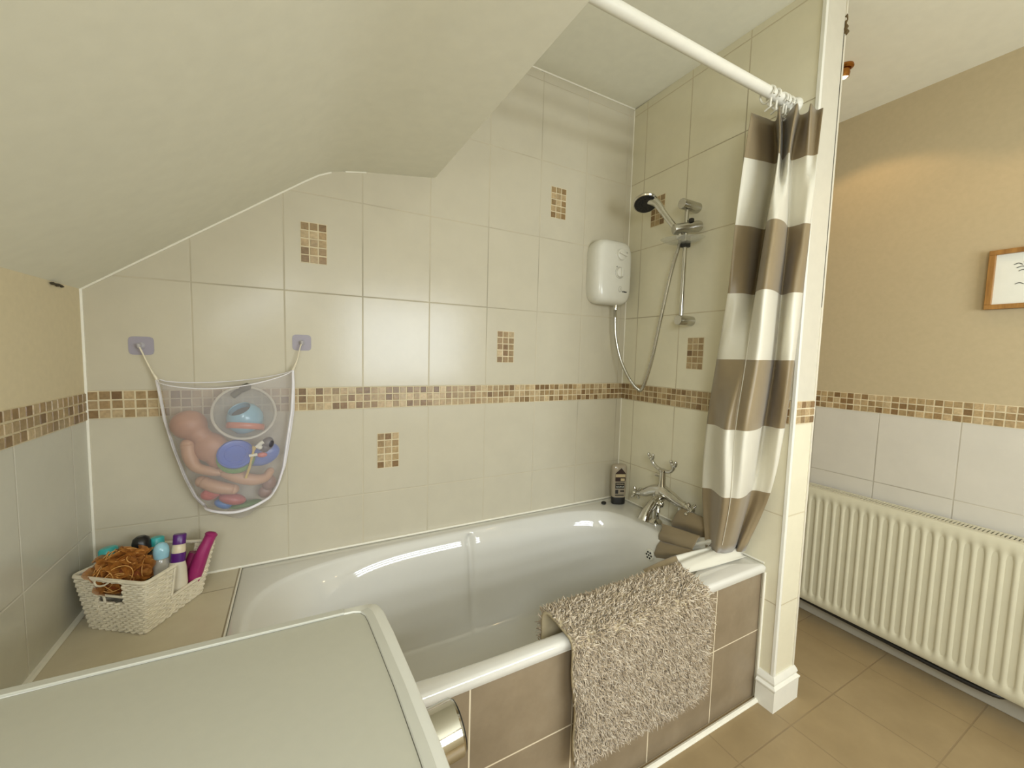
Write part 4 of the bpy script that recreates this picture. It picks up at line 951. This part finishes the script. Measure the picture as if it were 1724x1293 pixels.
puff = thing('bath_puff', 'orange brown mesh bath puff in the left of the wicker basket', 'bath puff', (0.110, -0.185, 0.60))
PU = NB('orange_mesh'); PU.color(PU.ramp(PU.noise(60, 4, 0.7), [(0.3, lin((168, 98, 32))), (0.7, lin((214, 148, 66)))])); PU.set(Roughness=0.7)
tr = PU.new('ShaderNodeBsdfTransparent'); mx = PU.new('ShaderNodeMixShader'); mx.inputs[0].default_value = 0.62
PU.l.new(tr.outputs[0], mx.inputs[1]); PU.l.new(PU.b.outputs[0], mx.inputs[2]); PU.l.new(mx.outputs[0], PU.out.inputs[0])
PC = Vector((0.112, -0.165, 0.652)); rnd = random.Random(11)
m = MB()
for k in range(64):
    ax = Vector((rnd.gauss(0, 1), rnd.gauss(0, 1), rnd.gauss(0, 1))).normalized(); a = ax.orthogonal().normalized(); b = ax.cross(a)
    R0 = rnd.uniform(0.018, 0.042); off = ax*rnd.uniform(0.014, 0.040); ph = rnd.uniform(0, 6); ar = rnd.uniform(0.7, 1); lf = rnd.randint(3, 6); rows = [[], [], []]
    for i in range(41):
        t = 2*PI*ar*i/40; ru = 1+0.20*math.sin(t*lf+ph)
        d = (a*math.cos(t)+b*math.sin(t))
        for w in range(3):
            p = PC+off*(1+0.05*w)+d*R0*ru*(0.55+0.42*w)+ax*0.008*math.sin(t*lf*1.6+ph+w)
            dv = p-PC
            p.x = PC.x+dv.x*0.98; p.y = PC.y+dv.y*0.98; p.z = PC.z+dv.z*0.86
            rows[w].append(p)
    m.grid(rows)
m.build('puff_ruffles', PU.m, puff, auto=0)
m = MB()
for k in range(26):
    ax = Vector((rnd.gauss(0, 1), rnd.gauss(0, 1)-0.5, rnd.gauss(0, 1))).normalized(); a = ax.orthogonal().normalized(); b = ax.cross(a); c = PC+ax*rnd.uniform(0.042, 0.052); rr_ = rnd.uniform(0.014, 0.028)
    m.tube([c+(a*math.cos(2*PI*i/20*0.7)*1.4+b*math.sin(2*PI*i/20*0.7))*rr_ for i in range(21)], 0.0011, 5)
m.build('puff_edges', simple('pale_orange_mesh', (220, 166, 92), 0.6), puff)
m = MB(); m.ball(PC+Vector((0, 0, -0.012)), (0.046, 0.046, 0.046)); m.build('puff_core', simple('brown_mesh', (140, 72, 26), 0.8, bump=0.4), puff)

def bottle(name, label, loc, top, secs, capsecs, bmat, cmat, e=2.2, group=None, twist=0):
    """standing or leaning bottle: axis from loc to top"""
    t = thing(name, label, 'bottle', loc, group); d = Vector(top)-Vector(loc); mm = axis_matrix(loc, d, twist)
    m = MB(); lofted(m, secs, 24, e, mm); m.build('bottle_body', bmat, t, auto=50)
    m = MB(); lofted(m, capsecs, 24, 2.0, mm); m.build('cap', cmat, t, auto=50)
    return t, mm
TE = simple('teal_plastic', (64, 178, 176), 0.3); ZB = ZR+0.008
bottle('toiletry_bottle', 'teal capped bottle at the far left of the basket, behind the puff', (0.080, -0.115, ZB), (0.060, -0.095, 0.70), [(0, 0.020, 0.016), (0.01, 0.022, 0.018), (0.12, 0.022, 0.018), (0.135, 0.014, 0.012)], [(0.137, 0.020, 0.018), (0.142, 0.022, 0.020), (0.165, 0.021, 0.019), (0.170, 0.016, 0.014)], M['clear'], TE)
bottle('toiletry_bottle', 'bottle with a tall black cap between the puff and the clear bottle', (0.138, -0.105, ZB), (0.129, -0.088, 0.70), [(0, 0.019, 0.019), (0.01, 0.021, 0.021), (0.115, 0.021, 0.021), (0.125, 0.018, 0.018)], [(0.126, 0.021, 0.021), (0.165, 0.0215, 0.0215), (0.178, 0.018, 0.018), (0.184, 0.010, 0.010)], simple('dark_bottle', (60, 54, 46), 0.25), M['dark'])
bottle('toiletry_bottle', 'teal capped bottle behind the clear bottle, beside the black cap', (0.165, -0.085, ZB), (0.160, -0.070, 0.70), [(0, 0.018, 0.015), (0.01, 0.020, 0.017), (0.12, 0.020, 0.017), (0.132, 0.012, 0.011)], [(0.134, 0.017, 0.015), (0.165, 0.017, 0.015), (0.168, 0.013, 0.012)], M['clear'], TE)
t, mm = bottle('toiletry_bottle', 'clear bottle with a pale blue domed cap in the middle of the basket', (0.187, -0.155, ZB), (0.186, -0.142, 0.70), [(0, 0.018, 0.014), (0.008, 0.021, 0.016), (0.11, 0.021, 0.016), (0.130, 0.016, 0.014), (0.134, 0.012, 0.012)], [(0.134, 0.017, 0.017), (0.150, 0.0185, 0.0185), (0.163, 0.017, 0.017), (0.172, 0.012, 0.012), (0.176, 0.005, 0.005)], simple('clear_lotion', (176, 172, 160), 0.12), simple('pale_blue_cap', (160, 208, 222), 0.12), twist=0.5)
m = MB()
for z in (0.075, 0.100): m.ball(mm @ Vector((0.004, -0.0155, z)), (0.011, 0.004, 0.006))
m.build('label', M['paper'], t)
t, mm = bottle('toiletry_bottle', 'white bottle with purple bands near the front of the basket', (0.216, -0.172, ZB), (0.227, -0.132, 0.72), [(0, 0.020, 0.015), (0.01, 0.026, 0.018), (0.06, 0.027, 0.020), (0.10, 0.022, 0.018), (0.118, 0.0175, 0.0165)], [(0.142, 0.016, 0.016), (0.152, 0.0165, 0.0165), (0.164, 0.015, 0.015), (0.168, 0.012, 0.012)], simple('white_bottle', (222, 212, 188), 0.3), simple('cream_cap', (226, 212, 180), 0.3), twist=0.4)
PUR = simple('purple_plastic', (84, 24, 112), 0.3)
m = MB(); lofted(m, [(0.117, 0.0172, 0.0162), (0.143, 0.0172, 0.0168)], 24, 2.2, mm); m.build('band', PUR, t, auto=50)
m = MB(); lofted(m, [(0.167, 0.0150, 0.0150), (0.192, 0.0155, 0.0155), (0.194, 0.014, 0.014)], 24, 2.6, mm); m.build('band', PUR, t, auto=50)
t = thing('hair_brush', 'magenta plastic bottle leaning up out of the right end of the basket', 'bottle', (0.250, -0.125, 0.53))
MG = simple('magenta_plastic', (160, 44, 104), 0.28, var=0.08)
m = MB(); p = smooth_path([(0.244, -0.126, 0.540), (0.258, -0.120, 0.590), (0.274, -0.110, 0.640), (0.288, -0.102, 0.672), (0.297, -0.096, 0.694)], 6); m.tube(p, [0.017+0.002*math.sin(i*0.25) for i in range(len(p)-3)]+[0.0175, 0.015, 0.009], 18); m.build('bottle_body', MG, t)
m = MB(); m.tube([(0.232, -0.110, 0.55), (0.242, -0.102, 0.61), (0.252, -0.098, 0.64)], [0.015, 0.016, 0.013], 16); m.build('bottle_shoulder', simple('dark_magenta', (130, 36, 80), 0.3), t)
t['label'] = 'magenta bottle leaning up out of the right end of the basket'; t.name = 'toiletry_bottle'
